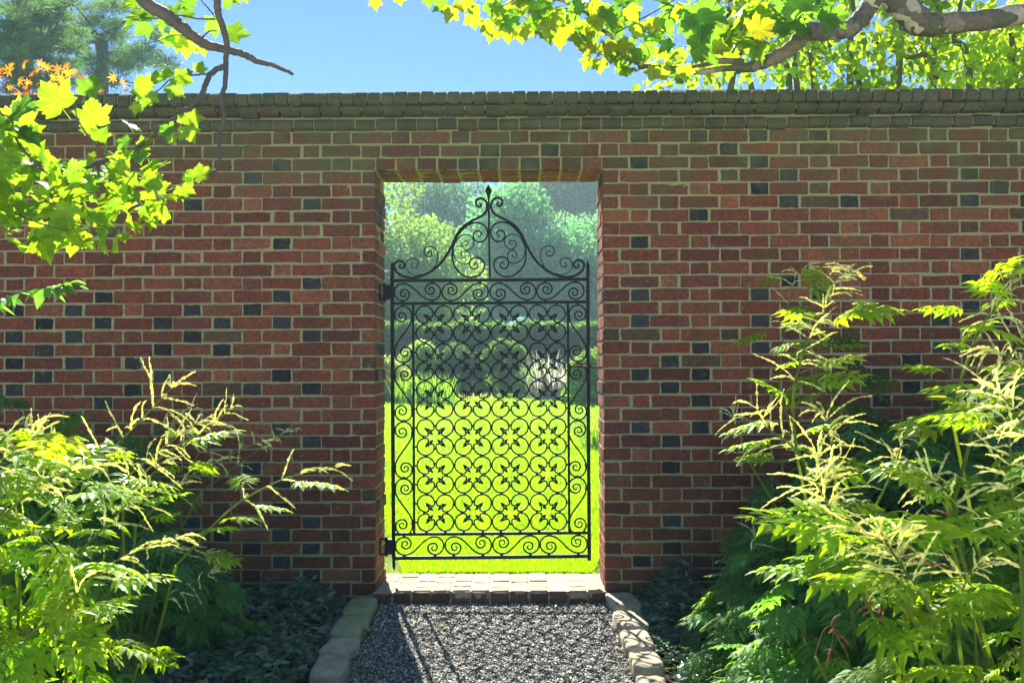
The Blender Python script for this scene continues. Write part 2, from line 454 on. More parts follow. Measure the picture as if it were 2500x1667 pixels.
# jamb faces
for k in range(-18, 14):
    z0 = Z0 + CH*k + .0045; z1 = z0 + CH - .0090
    if z1 < .04: continue
    for X, s in ((XL, 1), (XR, -1)):
        off = rng.normal(0, .0025) if k % 4 else rng.normal(.003, .003)
        cuts = (.020, .102, .112, .214, .224, TH) if k % 2 == 0 else (.020, .200, .210, .262, .270, TH)
        cells = [(cuts[q], cuts[q+1], z0, z1, brick_col(rng.random() < .10)*np.array((1.25, 1.35, 1.7))) for q in (0, 2, 4)]  # jamb brick colour lifted to stand in for bounced light
        bricks(mb, cells, (X, 0, 0), (0, 1, 0), (0, 0, 1), (s, 0, 0), None, proud=off)
# lintel soffit
nb = 11; wv = (XR-XL)/nb; cells = []
for q in range(nb):
    cuts = (.020, .105, .115, .215, .225, TH) if q % 2 else (.020, .075, .085, .185, .195, TH)
    for w in (0, 2, 4): cells.append((XL+wv*q+.006, XL+wv*(q+1)-.006, cuts[w], cuts[w+1], brick_col()*np.array((1.2, 1.3, 2.0))))  # soffit bricks coloured brighter, as if lit from the lawn and step
bricks(mb, cells, (0, 0, ZT), (1, 0, 0), (0, 1, 0), (0, 0, -1), None, proud=-.002)
mb.build('reveal_bricks', M_brick_in, wall)
# mortar body
mb = MB()
def mortar_plane(x0, x1, z0, z1, y, flip=1): pass
r = .0042
box(mb, (WX0, r, -.3), (XL-r, TH-r, 2.60)); box(mb, (XR+r, r, -.3), (WX1, TH-r, 2.60)); box(mb, (XL-r, r, ZT+r), (XR+r, TH-r, 2.60))
mb.build('mortar_joints', M_mortar, wall)
# brick profile courses: header bricks with a moulded section
def moulded(name, pitch, prof, x0, x1, cols, jit=.001, phase=0.):
    mb = MB(); n = int((x1-x0)/pitch); prof = np.array(prof)
    for q in range(n):
        a = x0+phase+pitch*q+.004+rng.normal(0, jit); b = x0+phase+pitch*(q+1)-.004+rng.normal(0, jit)
        pr = prof + rng.normal(0, .0011, prof.shape); m = len(pr)
        off = rng.normal(0, .0018, 2)
        xs = [(a, .93, .0), (a+.004, 1., 1), (b-.004, 1., 1), (b, .93, 0)]
        cy, cz = prof[:, 0].mean(), prof[:, 1].mean()
        vs = []
        for x, s_, _ in xs:
            k = 1 if s_ == 1. else None
            for y, z in pr:
                dy, dz = (y-cy), (z-cz)
                sh = 0 if k else .0035
                L = math.hypot(dy, dz)+1e-6
                vs.append((x, y - dy/L*sh + off[0], z - dz/L*sh + off[1]))
        F = []
        for t in range(3):
            for i in range(m):
                j = (i+1) % m; F.append((t*m+i, t*m+j, (t+1)*m+j, (t+1)*m+i))
        mb.add(vs, F, cols())
        mb.f.append(np.array([list(range(m))]) + mb.n - 4*m); mb.c.append(np.array([cols()]))
        mb.f.append(np.array([list(range(4*m-1, 3*m-1, -1))]) + mb.n - 4*m); mb.c.append(np.array([cols()]))
    return mb
dcol = lambda: (np.array((.135, .130, .090)) if rng.random() < .85 else np.array((.22, .11, .075)))*rng.uniform(.6, 1.3)
zb = 2.4446
def arc(cy, cz, r_, a0, a1, n): return [(cy + r_*math.cos(R(a)), cz + r_*math.sin(R(a))) for a in np.linspace(a0, a1, n)]
# bullnose string course
pf = [(.05, zb+.004), (.05, zb+.060)] + [(-.004, zb+.060)] + arc(-.002, zb+.032, .030, 100, 260, 7) + [(0.0, zb+.003)]
moulded('s', .107, pf, WX0, WX1, dcol).build('string_course', M_brick, wall)
# oversailing course and rounded brick-on-edge coping
zc = zb + .066
pf = [(.06, zc+.008), (.06, zc+.052), (-.062, zc+.052)] + [(-.066, zc+.040), (-.058, zc+.028), (-.040, zc+.014), (-.018, zc+.008)]
moulded('c', .107, pf, WX0, WX1, dcol, phase=.04).build('cornice_course', M_brick, wall)
zd = zc + .054
pf = [(TH+.07, zd+.002), (TH+.07, zd+.045), (TH+.05, zd+.068), (.0, zd+.074), (-.045, zd+.071)] + arc(-.045, zd+.035, .036, 80, 190, 6) + [(-.078, zd+.008), (-.070, zd+.001)]
moulded('t', .0682, pf, WX0, WX1, dcol).build('coping', M_brick, wall)
mb = MB(); box(mb, (WX0, -.066, zd+.014), (WX1, TH+.05, zd+.056)); box(mb, (WX0, -.050, zc+.030), (WX1, TH+.02, zc+.052)); box(mb, (WX0, -.019, zb+.014), (WX1, TH, zb+.050))
box(mb, (WX0, .012, zb+.050), (WX1, TH, zc+.03))
mb.build('coping_mortar', M_mortar, wall)
ZTOP = zd+.074

# ------------------------------------------------------------------ doorstep
step = empty('brick_doorstep', ((XL+XR)/2, .16, 0), 'low pale worn brick step under the iron gate in the doorway', 'doorstep')
mb = MB(); n = 12; w = (XR-XL+.02)/n; cells = []; front = []
pale = lambda: np.array((.44, .35, .23))*rng.uniform(.85, 1.12)
for q in range(n):
    a, b = XL-.01+w*q+.004, XL-.01+w*(q+1)-.004
    cuts = (-.028, .175, .183, .29, .298, .385) if q % 2 else (-.028, .085, .093, .20, .208, .385)
    for t in (0, 2, 4): cells.append((a, b, cuts[t], cuts[t+1], pale()))
    front.append((a, b, .0-.02, ZS-.003, np.array((.17, .08, .055))*rng.uniform(.6, 1.2)))
bricks(mb, cells, (0, 0, ZS), (1, 0, 0), (0, 1, 0), (0, 0, 1), None, depth=.03, rnd=.0013)
bricks(mb, front, (0, -.030, 0), U, V, W, None, depth=.03, rnd=.002)
mb.build('bricks', attr_mat('worn_brick', .85, 120, .5, .2), step)
mb = MB(); box(mb, (XL-.012, -.022, -.05), (XR+.012, .38, ZS-.0035), (.46, .42, .30)); mb.build('mortar_bed', attr_mat('pale_mortar', .9, 100, .5, .1), step)

# ================================================================== GROUND
def strip(name, x0, x1, prof, mat, nx=2, top=0.):
    mb = MB(); xs = np.linspace(x0, x1, nx); prof = np.array(prof)
    vs = np.array([(x, y, z+top) for y, z in prof for x in xs]); F = []
    for i in range(len(prof)-1):
        for j in range(nx-1): F.append((i*nx+j, i*nx+j+1, (i+1)*nx+j+1, (i+1)*nx+j))
    mb.add(vs, F); return mb.build(name, mat)
def lawn_z(y): return .030 + max(0, y-1)*.0165 if y < 22 else .030+21*.0165
gp = [(-300, -.035), (-30, -.035), (-6, -.03), (.36, -.03), (.40, .0), (1, .01), (22, .35), (60, .36), (900, .4)]
tag(strip('ground', -900, 900, gp, M_ground), kind='structure')
tag(strip('lawn', -30, 30, [(.385, .022), (1, .03), (22, lawn_z(22)), (34, lawn_z(22)+.01)], M_lawn, 12), kind='structure')

# gravel path
gx0, gx1 = -.80, .52
def path_x(y): t = -y/1.2; return (-.765 - .0*t*.1, .475 + .0*t)
mb = MB(); mb.add([(-.80, -.028, -.006), (.52, -.028, -.006), (.52, -5.8, -.006), (-.80, -5.8, -.006)], [(0, 3, 2, 1)], (.10, .10, .095))
tag(mb.build('gravel_path', M_gravel), kind='structure')
def chips(n, x0, x1, y0, y1, smin, smax, zoff, mb):
    t = np.array([(1, 0, 0), (.2, .9, .1), (-.9, .4, 0), (-.6, -.8, -.1), (.4, -.9, .1), (.1, .1, .5), (0, -.1, -.6)])
    f = np.array([(0, 1, 5), (1, 2, 5), (2, 3, 5), (3, 4, 5), (4, 0, 5), (1, 0, 6), (2, 1, 6), (3, 2, 6), (4, 3, 6), (0, 4, 6)])
    T = np.stack([rng.uniform(x0, x1, n), rng.uniform(y0, y1, n), zoff + rng.uniform(0, .005, n)], 1)
    fw = rdir(n, -.3, .3); up = rdir(n, .45, 1)
    s = rng.uniform(smin, smax, n)
    M = bases(fw, up, s); M = M * rng.uniform(.6, 1.2, (n, 1, 3))
    g = rng.choice([.08, .15, .30, .55, .85], n, p=[.25, .3, .22, .15, .08])
    C = g[:, None]*np.array([[1.10, 1.05, .84]])*rng.uniform(.85, 1.15, (n, 1))
    mb.inst(t, f, M, T, C)
mb = MB(); chips(42000, -.78, .50, -1.45, -.035, .0034, .0072, -.004, mb); chips(9000, -.78, .50, -5.0, -1.45, .005, .010, -.004, mb)
chips(1500, -.78, .50, -1.45, -.035, .006, .009, .0, mb)
tag(mb.build('gravel', M_gravel), 'dark grey and white stone chips covering the path to the gate', 'gravel', kind='stuff')

# edging stones
def cobble(cx, cy, w, d, rz, h=.06, zt=.055, tint=(1, 1, 1)):
    o_mb = MB(); n = 7; V_ = []; 
    bm_f = []
    g = np.linspace(-1, 1, n)
    # rounded block: superellipsoid sampled as a cube sphere
    vs = {}; faces = []
    def pid(p):
        k = tuple(np.round(p, 4))
        if k not in vs: vs[k] = len(vs)
        return vs[k]
    for ax in range(3):
        for s_ in (-1, 1):
            for i in range(n-1):
                for j in range(n-1):
                    q = []
                    for a, b in ((i, j), (i+1, j), (i+1, j+1), (i, j+1)):
                        p = [0, 0, 0]; p[ax] = s_; p[(ax+1) % 3] = g[a]; p[(ax+2) % 3] = g[b]; q.append(pid(p))
                    faces.append(q if s_ > 0 else q[::-1])
    A = np.array(list(vs.keys()))
    L = (np.abs(A)**8).sum(1)**(1/8.); A = A/L[:, None]
    A = A + .020*np.stack([np.sin(A[:, 1]*3+cx*40)+np.sin(A[:, 2]*4+cy*30), np.sin(A[:, 0]*4+cy*50), .6*np.sin(A[:, 0]*5+A[:, 1]*4+cx*90)], 1) + rng.normal(0, .010, A.shape)
    A = A*np.array([w/2, d/2, h]) ; c, s_ = math.cos(rz), math.sin(rz)
    A = np.stack([A[:, 0]*c-A[:, 1]*s_, A[:, 0]*s_+A[:, 1]*c, A[:, 2]+zt-h], 1) + np.array([cx, cy, 0])
    o_mb.add(A, faces, tint); return o_mb.build('edging_stone', M_stone, origin=(cx, cy, 0), smooth=True)
def quad_stone(x0, x1, y0, y1, label, grp):
    cy = (y0+y1)/2; a = G(x0, cy, .05); b = G(x1, cy, .05); t = G((x0+x1)/2, y0, .05); u = G((x0+x1)/2, y1, .05)
    c = (a+b)/2
    o = cobble(c.x, (t.y+u.y)/2, (b.x-a.x)*.95, abs(t.y-u.y)-.042, rng.normal(0, .07), h=.045, zt=.055+rng.normal(0, .005), tint=np.array((.80, .92, .58) if 'moss' in label or 'green' in label else (1.05, 1.0, .93))*rng.uniform(.82, 1.08))
    tag(o, label, 'edging stone', grp)
LS = [(842, 915, 1452, 1497, 'mossy edging stone touching the wall, left of the path'), (815, 893, 1499, 1546, 'green stained edging stone, second from the wall left of the path'),
      (790, 869, 1549, 1592, 'grey edging stone in the middle of the left path edge'), (762, 850, 1595, 1652, 'large pale edging stone, fourth from the wall left of the path'),
      (745, 828, 1655, 1715, 'edging stone cut by the bottom of the photo, left of the path')]
RS = [(1488, 1560, 1443, 1481, 'edging stone touching the wall at the right end of the doorstep'), (1499, 1580, 1484, 1529, 'edging stone with scroll shadow, second from the wall right of the path'),
      (1519, 1594, 1532, 1583, 'pale edging stone in the middle of the right path edge'), (1538, 1619, 1586, 1636, 'sunlit edging stone, fourth from the wall right of the path'),
      (1556, 1634, 1639, 1700, 'edging stone cut by the bottom of the photo, right of the path')]
for q in LS: quad_stone(*q, 'stones edging the left of the gravel path')
for q in RS: quad_stone(*q, 'stones edging the right of the gravel path')

# ================================================================== THE GATE
GY = .16
gate = empty('iron_gate', tuple(P(957, 1380, GY)), 'black wrought iron garden gate with scrolls, leaf rosettes and a pointed crest', 'gate')
def gp3(px, py, y=GY): return np.array(P(px, py, y))
def part(mb, name, mat=None, parent=None): 
    return mb.build(name, mat or M_iron, parent or gate)
def c1(x, y): return (900 + x/3.92, 420 + y/3.92)      # crops of the photograph -> photo pixels
def c2(x, y): return (900 + x/3.92, 700 + y/3.92)
def c3(x, y): return (900 + x/3.92, 1060 + y/3.92)
PXM = abs(P(1000, 800, GY).x - P(1100, 800, GY).x)/100   # metres per photo pixel at the gate
# stiles with spear points
for (xt, yt), (xb, yb), bot in ((c1(226, 905), c3(240, 1180), 1300), (c1(2096, 900), c3(2112, 1205), None)):
    mb = MB(); bar(mb, [gp3(xt, yt), gp3((xt+xb)/2-.6, (yt+yb)/2), gp3(xb, yb)], .0185, .019)
    part(mb, 'stile')
    st = gate.children[-1]
    mb = MB(); tip = gp3(xt-.3, yt-14); b = gp3(xt, yt); 
    hw = .0095
    vs = [b+np.array(q) for q in ((-hw, -hw, .0002), (hw, -hw, .0002), (hw, hw, .0002), (-hw, hw, .0002))] + [tip]
    mb.add(vs, [(0, 1, 4), (1, 2, 4), (2, 3, 4), (3, 0, 4)]); mb.build('spear_point', M_iron, st)
    if bot:
        mb = MB(); q0, q1 = gp3(xb, yb+.2), gp3(xb+1, c3(0, 1300)[1]); tube(mb, [q0, q0*.35+q1*.65, q1], [.0085, .0085, .003], 8); mb.build('drop_bolt', M_iron, st)
# rails
rails = [(c1(240, 1039), c1(2085, 1027), .0085*.95), (c1(240, 1259), c1(2085, 1243), .0072), (c3(255, 954), c3(2100, 939), .0072), (c3(255, 1182), c3(2100, 1163), .0085)]
for a, b, h in rails:
    mb = MB(); bar(mb, [gp3(*a), (gp3(*a)+gp3(*b))/2 + np.array([0, 0, -.0012]), gp3(*b)], h*2.15, .016); part(mb, 'rail')
for a, b in ((c1(426, 1262), c3(436, 948)), (c1(1906, 1250), c3(1920, 935))):
    mb = MB(); bar(mb, [gp3(*a), gp3(*b)], .0125, .013); part(mb, 'upright_bar')
# centre spear
mb = MB(); bar(mb, [gp3(*c1(1149, 220)), gp3(*c1(1152, 600)), gp3(*c1(1161, 1030))], .0105, .011); part(mb, 'centre_bar'); cb = gate.children[-1]
mb = MB(); b0 = [gp3(*c1(x, y)) for x, y in ((1149, 260), (1149, 226), (1148, 178), (1147, 122))]
tube(mb, b0, [.006, .009, .020, .0004], 4); mb.build('spear_point', M_iron, cb)

def scroll_pts(start, heading, segs, step=R(9)):
    """chain of arcs: segs = (radius, turn in degrees; + is left), px space with y up"""
    p = np.array(start, float); a = heading; out = [p.copy()]
    for r_, deg in segs:
        if r_ == 0: p = p + deg*np.array([math.cos(a), math.sin(a)]); out.append(p.copy()); continue
        n = max(2, int(abs(R(deg))/step)); s_ = 1 if deg > 0 else -1; da = R(deg)/n
        for _ in range(n):
            p = p + r_*abs(2*math.sin(da/2))*np.array([math.cos(a+da/2), math.sin(a+da/2)]); a += da; out.append(p.copy())
    return np.array(out), a
def spiral_in(R0, s_, first=180):
    return [(R0, s_*(first+75)), (R0*.78, s_*60), (R0*.58, s_*130), (R0*.44, s_*120), (R0*.30, s_*120), (R0*.19, s_*130)]
def s_scroll(cA, cB, Rr, flip, mirror_vert=False, w=.0056, end=(1., 1.)):
    """S scroll between circles cA and cB (px, y down): crossing tangent line"""
    A = np.array([cA[0], -cA[1]]); B = np.array([cB[0], -cB[1]]); d = B-A; D = np.hypot(*d); th = math.atan2(d[1], d[0])
    s_ = flip; phi = math.asin(min(.98, 2*Rr/D))
    hd = th + s_*(-phi)                        # heading of the internal tangent line
    nA = np.array([-math.sin(hd), math.cos(hd)])*(s_)      # A lies on the side opposite
    pA = A + nA*Rr; pB = B - nA*Rr
    # from pB go on round B turning to the side of B
    toB = 1 if np.cross(np.array([math.cos(hd), math.sin(hd)]), B-pB) > 0 else -1
    q1, _ = scroll_pts(pB, hd, spiral_in(Rr, toB, 150))
    toA = 1 if np.cross(-np.array([math.cos(hd), math.sin(hd)]), A-pA) > 0 else -1
    q2, _ = scroll_pts(pA, hd+math.pi, spiral_in(Rr, toA, 150))
    # let the middle bow instead of running dead straight
    kA, kB = 4, 4; a0, a1 = q2[kA], q1[kB]; ta = -(q2[kA+1]-q2[kA]); tb = q1[kB+1]-q1[kB]; Lh = np.hypot(*(a1-a0))*1.05
    ta = ta/np.hypot(*ta)*Lh; tb = tb/np.hypot(*tb)*Lh; t = np.linspace(0, 1, 14)[1:-1, None]
    mid = (2*t**3-3*t**2+1)*a0 + (t**3-2*t**2+t)*ta + (-2*t**3+3*t**2)*a1 + (t**3-t**2)*tb
    pts = np.concatenate([q2[kA:][::-1], mid, q1[kB:]]); pts[:, 1] *= -1
    return pts
def add_scroll(pts, name='scroll', w=.0056, wd=None, parent=None):
    q = [gp3(x, y) for x, y in pts]; mb = MB(); n = len(q)
    prof = np.array([.55, .9, 1, 1, 1, 1, 1, .9, .55])*w*1.55 if wd is None else wd
    bar(mb, q, prof, .0065); return mb.build(name, M_iron, parent or gate)
def collar(px, py, w=.013, h=.010, parent=None, d=.013):
    c = gp3(px, py); mb = MB(); e = .0022
    w *= 1.12; h *= 1.15
    for (ww, hh, dd) in ((w, h*.55, d), (w*.86, h, d*.9)):
        box(mb, (c[0]-ww/2, GY-dd/2, c[2]-hh/2), (c[0]+ww/2, GY+dd/2, c[2]+hh/2))
    return mb.build('collar', M_iron, parent or gate)
# horizontal bands of four S scrolls
RB = 78/3.92
top = [((325, 1150), (608, 1146), 1), ((782, 1150), (1064, 1146), -1), ((1242, 1146), (1520, 1142), 1), ((1690, 1140), (1980, 1136), -1)]
for (ax, ay), (bx, by), fl in top:
    o = add_scroll(s_scroll(c1(ax, ay), c1(bx, by), RB*1.03, fl), 'band_scroll')
    for q in ((ax, ay+90*(1 if fl > 0 else 1)), (bx, by-92), (ax if fl < 0 else bx, ay+90 if fl > 0 else ay-92)):
        collar(*c1(*q), parent=o)
bot = [((340, 1068), (635, 1064), -1), ((815, 1062), (1092, 1058), 1), ((1272, 1056), (1548, 1052), -1), ((1725, 1052), (2008, 1048), 1)]
for (ax, ay), (bx, by), fl in bot:
    o = add_scroll(s_scroll(c3(ax, ay), c3(bx, by), RB*1.07, fl), 'band_scroll')
    for q in ((ax, ay+100), (bx, by+100), (ax if fl < 0 else bx, ay-102 if fl < 0 else by-100)):
        collar(*c3(*q), parent=o)
# side panels: four tall S scrolls each side, mirrored in pairs
for side in (0, 1):
    for k in range(4):
        y0 = 185 + [0, 560, 1105, 1648][k]; y1 = y0 + 540
        sx = 331 if side == 0 else 2000 - (10 if k > 1 else 0)
        sx += (2*k if side == 0 else 3*k)
        cA = (sx, y0+82); cB = (sx + 2, y1-80)
        fl = (1 if k % 2 == 0 else -1) * (1 if side == 0 else -1)
        yy = -12 if side else 0
        pts = s_scroll(c2(cA[0], cA[1]+yy), c2(cB[0], cB[1]+yy), 80/3.92, fl)
        o = add_scroll(pts, 'side_scroll')
        collar(*c2(sx, y0-8+yy), parent=o, w=.010, h=.013)
        inner = 1 if side == 0 else -1
        yy2 = (y0+110, y1-110)
        for t, yv in enumerate(yy2):
            onin = (t == 0) == (k % 2 == 0)
            collar(*c2(sx + (84 if onin else -84)*inner, yv+yy), parent=o, w=.014 if not onin else .016, h=.009)
# the grid of ring scrolls with leaf rosettes
RG = 82/3.92
gx = [535, 717, 895, 1077, 1255, 1438, 1618, 1800]; gyr = [767.8 + 46.05*i for i in range(12)]
def leafpts():
    def blade(s_):   # pointed blade
        return [(0, .8*s_), (3.9, 4.6*s_), (3.2, 8.5*s_), (0, 14.6*s_), (-3.4, 8.7*s_), (-3.7, 4.6*s_)]
    return blade(1), blade(-1)
for j in range(12):
    for i in range(8):
        sx = 1 if i % 2 == 0 else -1; sy = 1 if j % 2 == 0 else -1     # direction to the cluster centre (y down)
        cx = 900 + (gx[i] + (j*1.5 if i < 4 else j*1.1))/3.92; cy = gyr[j] - (gx[i]-535)*.0062/3.92*1.3
        # arcs in a frame with opening towards (+1,-1), y up
        r_ = RG*.34
        a1, _ = scroll_pts((RG, 0), -math.pi/2, [(r_, -175)])        # from the right side, turning in (clockwise)
        big = np.array([(RG*math.cos(t), RG*math.sin(t)) for t in np.linspace(0, R(270), 34)])
        a2, _ = scroll_pts((0, -RG), 0, [(r_, 175)])
        pts = np.concatenate([a1[::-1], big[1:-1], a2])
        jit = rng.normal(0, .25, 2)
        pts = [(cx + x*sx + jit[0], cy - y*sy + jit[1]) for x, y in pts]
        o = add_scroll(pts, 'ring_scroll', wd=[.0058, .0080, .0083, .0083, .0083, .0083, .0080, .0058])
        # leaf rosette
        lc = (cx + RG*.39*sx + jit[0], cy + RG*.39*sy + jit[1]); mb = MB(); d1 = np.array([sx, sy])/math.sqrt(2); d2 = np.array([-d1[1], d1[0]])
        if (i + j) % 2: pass
        for bl in leafpts():
            tw = rng.normal(0, .10)
            q = [lc + (d1*math.cos(tw)+d2*math.sin(tw))*y + (d2*math.cos(tw)-d1*math.sin(tw))*x for x, y in bl]
            w3 = np.array([gp3(*p, y=GY) for p in q]); m = len(q)
            w3f = w3 + np.array([0, -.0025, 0]); w3b = w3 + np.array([0, .0025, 0])
            F = [list(range(m)), list(range(2*m-1, m-1, -1))]; mb.add(np.concatenate([w3f, w3b]), F)
            k = np.arange(m); mb.f.append(np.stack([k, k+m, (k+1) % m + m, (k+1) % m], 1) + mb.n - 2*m); mb.c.append(np.ones((m, 3)))
        for s_ in (1, -1):
            q = [lc + d2*s_*t + d1*u for t, u in ((0, 0), (3.2, -1.2), (6.0, .2), (7.8, 3.0))]
            bar(mb, [gp3(*p) for p in q], [.0035, .003, .002, .0008], .004)
        c = gp3(*lc); tube(mb, [c+np.array([0, -.006, 0]), c+np.array([0, .006, 0])], .0052, 8)
        mb.build('leaf_rosette', M_iron, o)
        # collars: at right/left joint and bottom joint, tied to this ring
        if i < 7: 
            ox = cx + 46.05/2; oy = cy + (-5 if sy > 0 else 5)*(1 if i % 2 == 0 else -.6); collar(ox, oy, .0095, .010, o)
        if j < 11:
            ox = cx + (-5 if sx > 0 else 5)*(1 if j % 2 == 0 else -.6); collar(ox, cy+46.05/2, .010, .009, o)
        if j == 0: collar(cx, cy-23, .010, .012, o)
        if j == 11: collar(cx, cy+23.5, .011, .010, o)
        if i == 0: collar(cx-24, cy, .014, .009, o)
        if i == 7: collar(cx+24, cy, .014, .009, o)
# crest, traced as real bars and mirrored about the centre bar
CX = 1153
crest = {
 'arch_scroll': ([(1052, 318), (1068, 300), (1080, 315), (1068, 332), (1042, 328), (1026, 296), (1040, 265), (1080, 254), (1118, 275), (1134, 325), (1125, 372), (1090, 415), (1020, 452), (950, 490), (893, 535),
                (845, 600), (805, 685), (762, 770), (690, 872), (590, 955), (500, 996), (420, 1010), (330, 995), (268, 950), (243, 890), (262, 862), (300, 852), (332, 870), (340, 896), (325, 922), (300, 918), (294, 895), (312, 885)], .0062, None),
 'heart_scroll': ([(1050, 612), (1042, 598), (1056, 588), (1078, 596), (1078, 622), (1050, 640), (1006, 628), (1002, 590), (1030, 568), (1070, 570), (1082, 600)], .004, 'skip'),
}
def cr_scroll(pts, name, w, m):
    q = catmull([np.array([x, y, 0]) for x, y in pts], 5)
    return add_scroll([c1(2*CX - x if m else x, y - (6 if m else 0)) for x, y, _ in q], name, w=w)
heart = [(1046, 612), (1040, 600), (1052, 590), (1066, 600), (1062, 618), (1040, 622), (1022, 608), (1020, 585), (1040, 568)]
loop_up = [(1045, 610), (1058, 618), (1076, 606), (1078, 582), (1052, 566), (1020, 575), (1002, 605), (1008, 640), (1040, 668), (1085, 668), (1120, 640), (1137, 600), (1134, 555), (1105, 510), (1050, 486), (990, 492), (930, 525), (865, 590),
           (825, 660), (805, 740), (802, 830), (825, 905), (880, 970), (945, 1003), (1010, 1006), (1065, 980), (1103, 925), (1105, 870), (1070, 828), (1020, 820), (980, 842), (966, 885), (985, 922), (1020, 928), (1046, 905), (1040, 878), (1015, 874), (1010, 895)]
inner = [(925, 690), (935, 702), (955, 695), (955, 672), (930, 662), (903, 675), (895, 700), (912, 735), (950, 745), (990, 722), (1008, 680), (1000, 640), (965, 608), (915, 602), (865, 625), (828, 680), (808, 745), (822, 815), (860, 860),
         (915, 882), (960, 868), (978, 830), (968, 780), (935, 757), (900, 765), (886, 795), (898, 822), (925, 822), (933, 802), (920, 792)]
curl_a = [(590, 775), (580, 762), (560, 765), (556, 790), (575, 808), (600, 800), (606, 775), (580, 762)]
lift = [(578, 782), (570, 768), (585, 760), (603, 772), (600, 800), (570, 810), (538, 790), (530, 755), (550, 722), (590, 714), (635, 732), (660, 775), (660, 830), (640, 890), (600, 945), (560, 975)]
small = [(425, 892), (418, 880), (432, 870), (446, 882), (440, 908), (416, 912), (372, 900)]
small = [(432, 890), (424, 878), (412, 884), (414, 908), (440, 914), (466, 900), (474, 865), (450, 832), (410, 828), (372, 845), (356, 890), (368, 935), (410, 975), (460, 988), (520, 978)]
arch = [(1062, 308), (1070, 302), (1078, 312), (1070, 332), (1045, 330), (1026, 300), (1036, 266), (1075, 254), (1115, 272), (1134, 320), (1128, 370), (1092, 414), (1020, 452), (950, 490), (893, 535),
        (845, 600), (805, 685), (762, 770), (690, 872), (590, 955), (500, 996), (420, 1012), (330, 997), (268, 955), (243, 900), (258, 866), (300, 850), (334, 868), (342, 896), (326, 922), (300, 918), (294, 897), (312, 887)]
for m in (False, True):
    o = cr_scroll(arch, 'arch_scroll', .0085, m)
    for x, y in ((897, 530), (520, 982), (342, 893)): collar(*c1(2*CX-x if m else x, y-(6 if m else 0)), parent=o, w=.009, h=.008)
    o = cr_scroll(loop_up, 'heart_scroll', .0058, m)
    for x, y in ((1003, 642), (806, 728), (972, 850), (980, 1008)): collar(*c1(2*CX-x if m else x, y-(6 if m else 0)), parent=o, w=.0085, h=.008)
    cr_scroll(inner, 'inner_scroll', .0036, m)
    cr_scroll(lift, 'outer_scroll', .0036, m)
    cr_scroll(small, 'corner_scroll', .0036, m)
collar(*c1(1150, 332), w=.014, h=.012, parent=cb); collar(*c1(1153, 588), w=.015, h=.012, parent=cb)
# hinges
for (x0, y0, x1, y1) in ((*c1(100, 1078), *c1(208, 1228)), (*c3(116, 992), *c3(226, 1148))):
    a, b = gp3(x0, y1), gp3(x1, y0); xm = a[0]*.62+b[0]*.38
    mb = MB(); box(mb, (xm, GY-.022, a[2]+.004), (b[0]+.002, GY+.012, b[2]-.004))
    tube(mb, [(xm+.008, GY-.012, a[2]-.007), (xm+.008, GY-.012, b[2]+.007)], .0085, 10)
    o = part(mb, 'hinge')
    mb = MB()
    for zz in (a[2], b[2]-.006): box(mb, (XL-.002, GY-.018, zz), (xm+.004, GY+.006, zz+.006))
    box(mb, (XL+.001, GY-.022, a[2]), (XL+.007, GY+.02, b[2])); mb.build('hinge_bracket', M_iron, o)
# latch
M_rust = attr_mat('rusty_iron', .7, 200, .5, .4)
a, b = gp3(*c2(1890, 752)), gp3(*c2(2190, 778)); mb = MB()
tube(mb, [(a[0], GY-.018, a[2]-.003), (b[0]+.02, GY-.018, b[2]+.003)], .0055, 8, (.07, .03, .022)); o = part(mb, 'latch_bolt', M_rust)
mb = MB()
for x in (a[0]+.01, gp3(*c2(2108, 770))[0]-.004): box(mb, (x, GY-.028, a[2]-.014), (x+.012, GY-.008, a[2]+.008), (.03, .018, .016))
mb.build('bolt_guide', M_rust, o)

# ================================================================== PLANTS OF THE FOREGROUND
CMP = [compound(s) for s in range(4)]
CMPN = [compound(s+10, near=True) for s in range(4)]
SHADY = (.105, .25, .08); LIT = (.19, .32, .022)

def dome_foliage(mb, c, rx, ry, h, n, L, colr, smin=.45, near=False, zmin=.05, sect=(0, 360), floor=.12):
    """leaves hanging outward over a mound"""
    n = int(n*2.1); az = R(1)*rng.uniform(sect[0], sect[1], n); el = np.arcsin(rng.uniform(floor, 1, n)); s_ = rng.uniform(smin, 1.05, n)**.7
    out = np.stack([np.cos(az)*np.cos(el), np.sin(az)*np.cos(el), np.sin(el)], 1)
    T = np.array([c[0], c[1], 0]) + out*np.array([rx, ry, h])*s_[:, None]
    T[:, 2] = np.maximum(T[:, 2], zmin)
    T = T[(T[:, 1] < -.03)]; k = len(T); az = az[:k]; el = el[:k]; out = out[:k]
    az = np.arctan2((T[:, 1]-c[1])/ry, (T[:, 0]-c[0])/rx) + rng.normal(0, .5, k)
    f = np.stack([np.cos(az), np.sin(az), rng.uniform(-.75, .15, k)], 1)
    up = np.stack([np.cos(az)*.5, np.sin(az)*.5, np.ones(k)], 1) + rng.normal(0, .25, (k, 3))
    Ls = L*.86*rng.uniform(.65, 1.15, k); M = bases(f, up, Ls)
    fn = f/np.linalg.norm(f, axis=1)[:, None]; T = T - fn*Ls[:, None]*.5
    T[:, 2] = np.maximum(T[:, 2], .06)
    idx = rng.integers(0, 4, k); tm = CMPN if near else CMP
    C = rcol(colr, k, .25, .12)
    for q in range(4):
        w = idx == q; mb.inst(tm[q][0], tm[q][1], M[w], T[w], C[w])
    return T

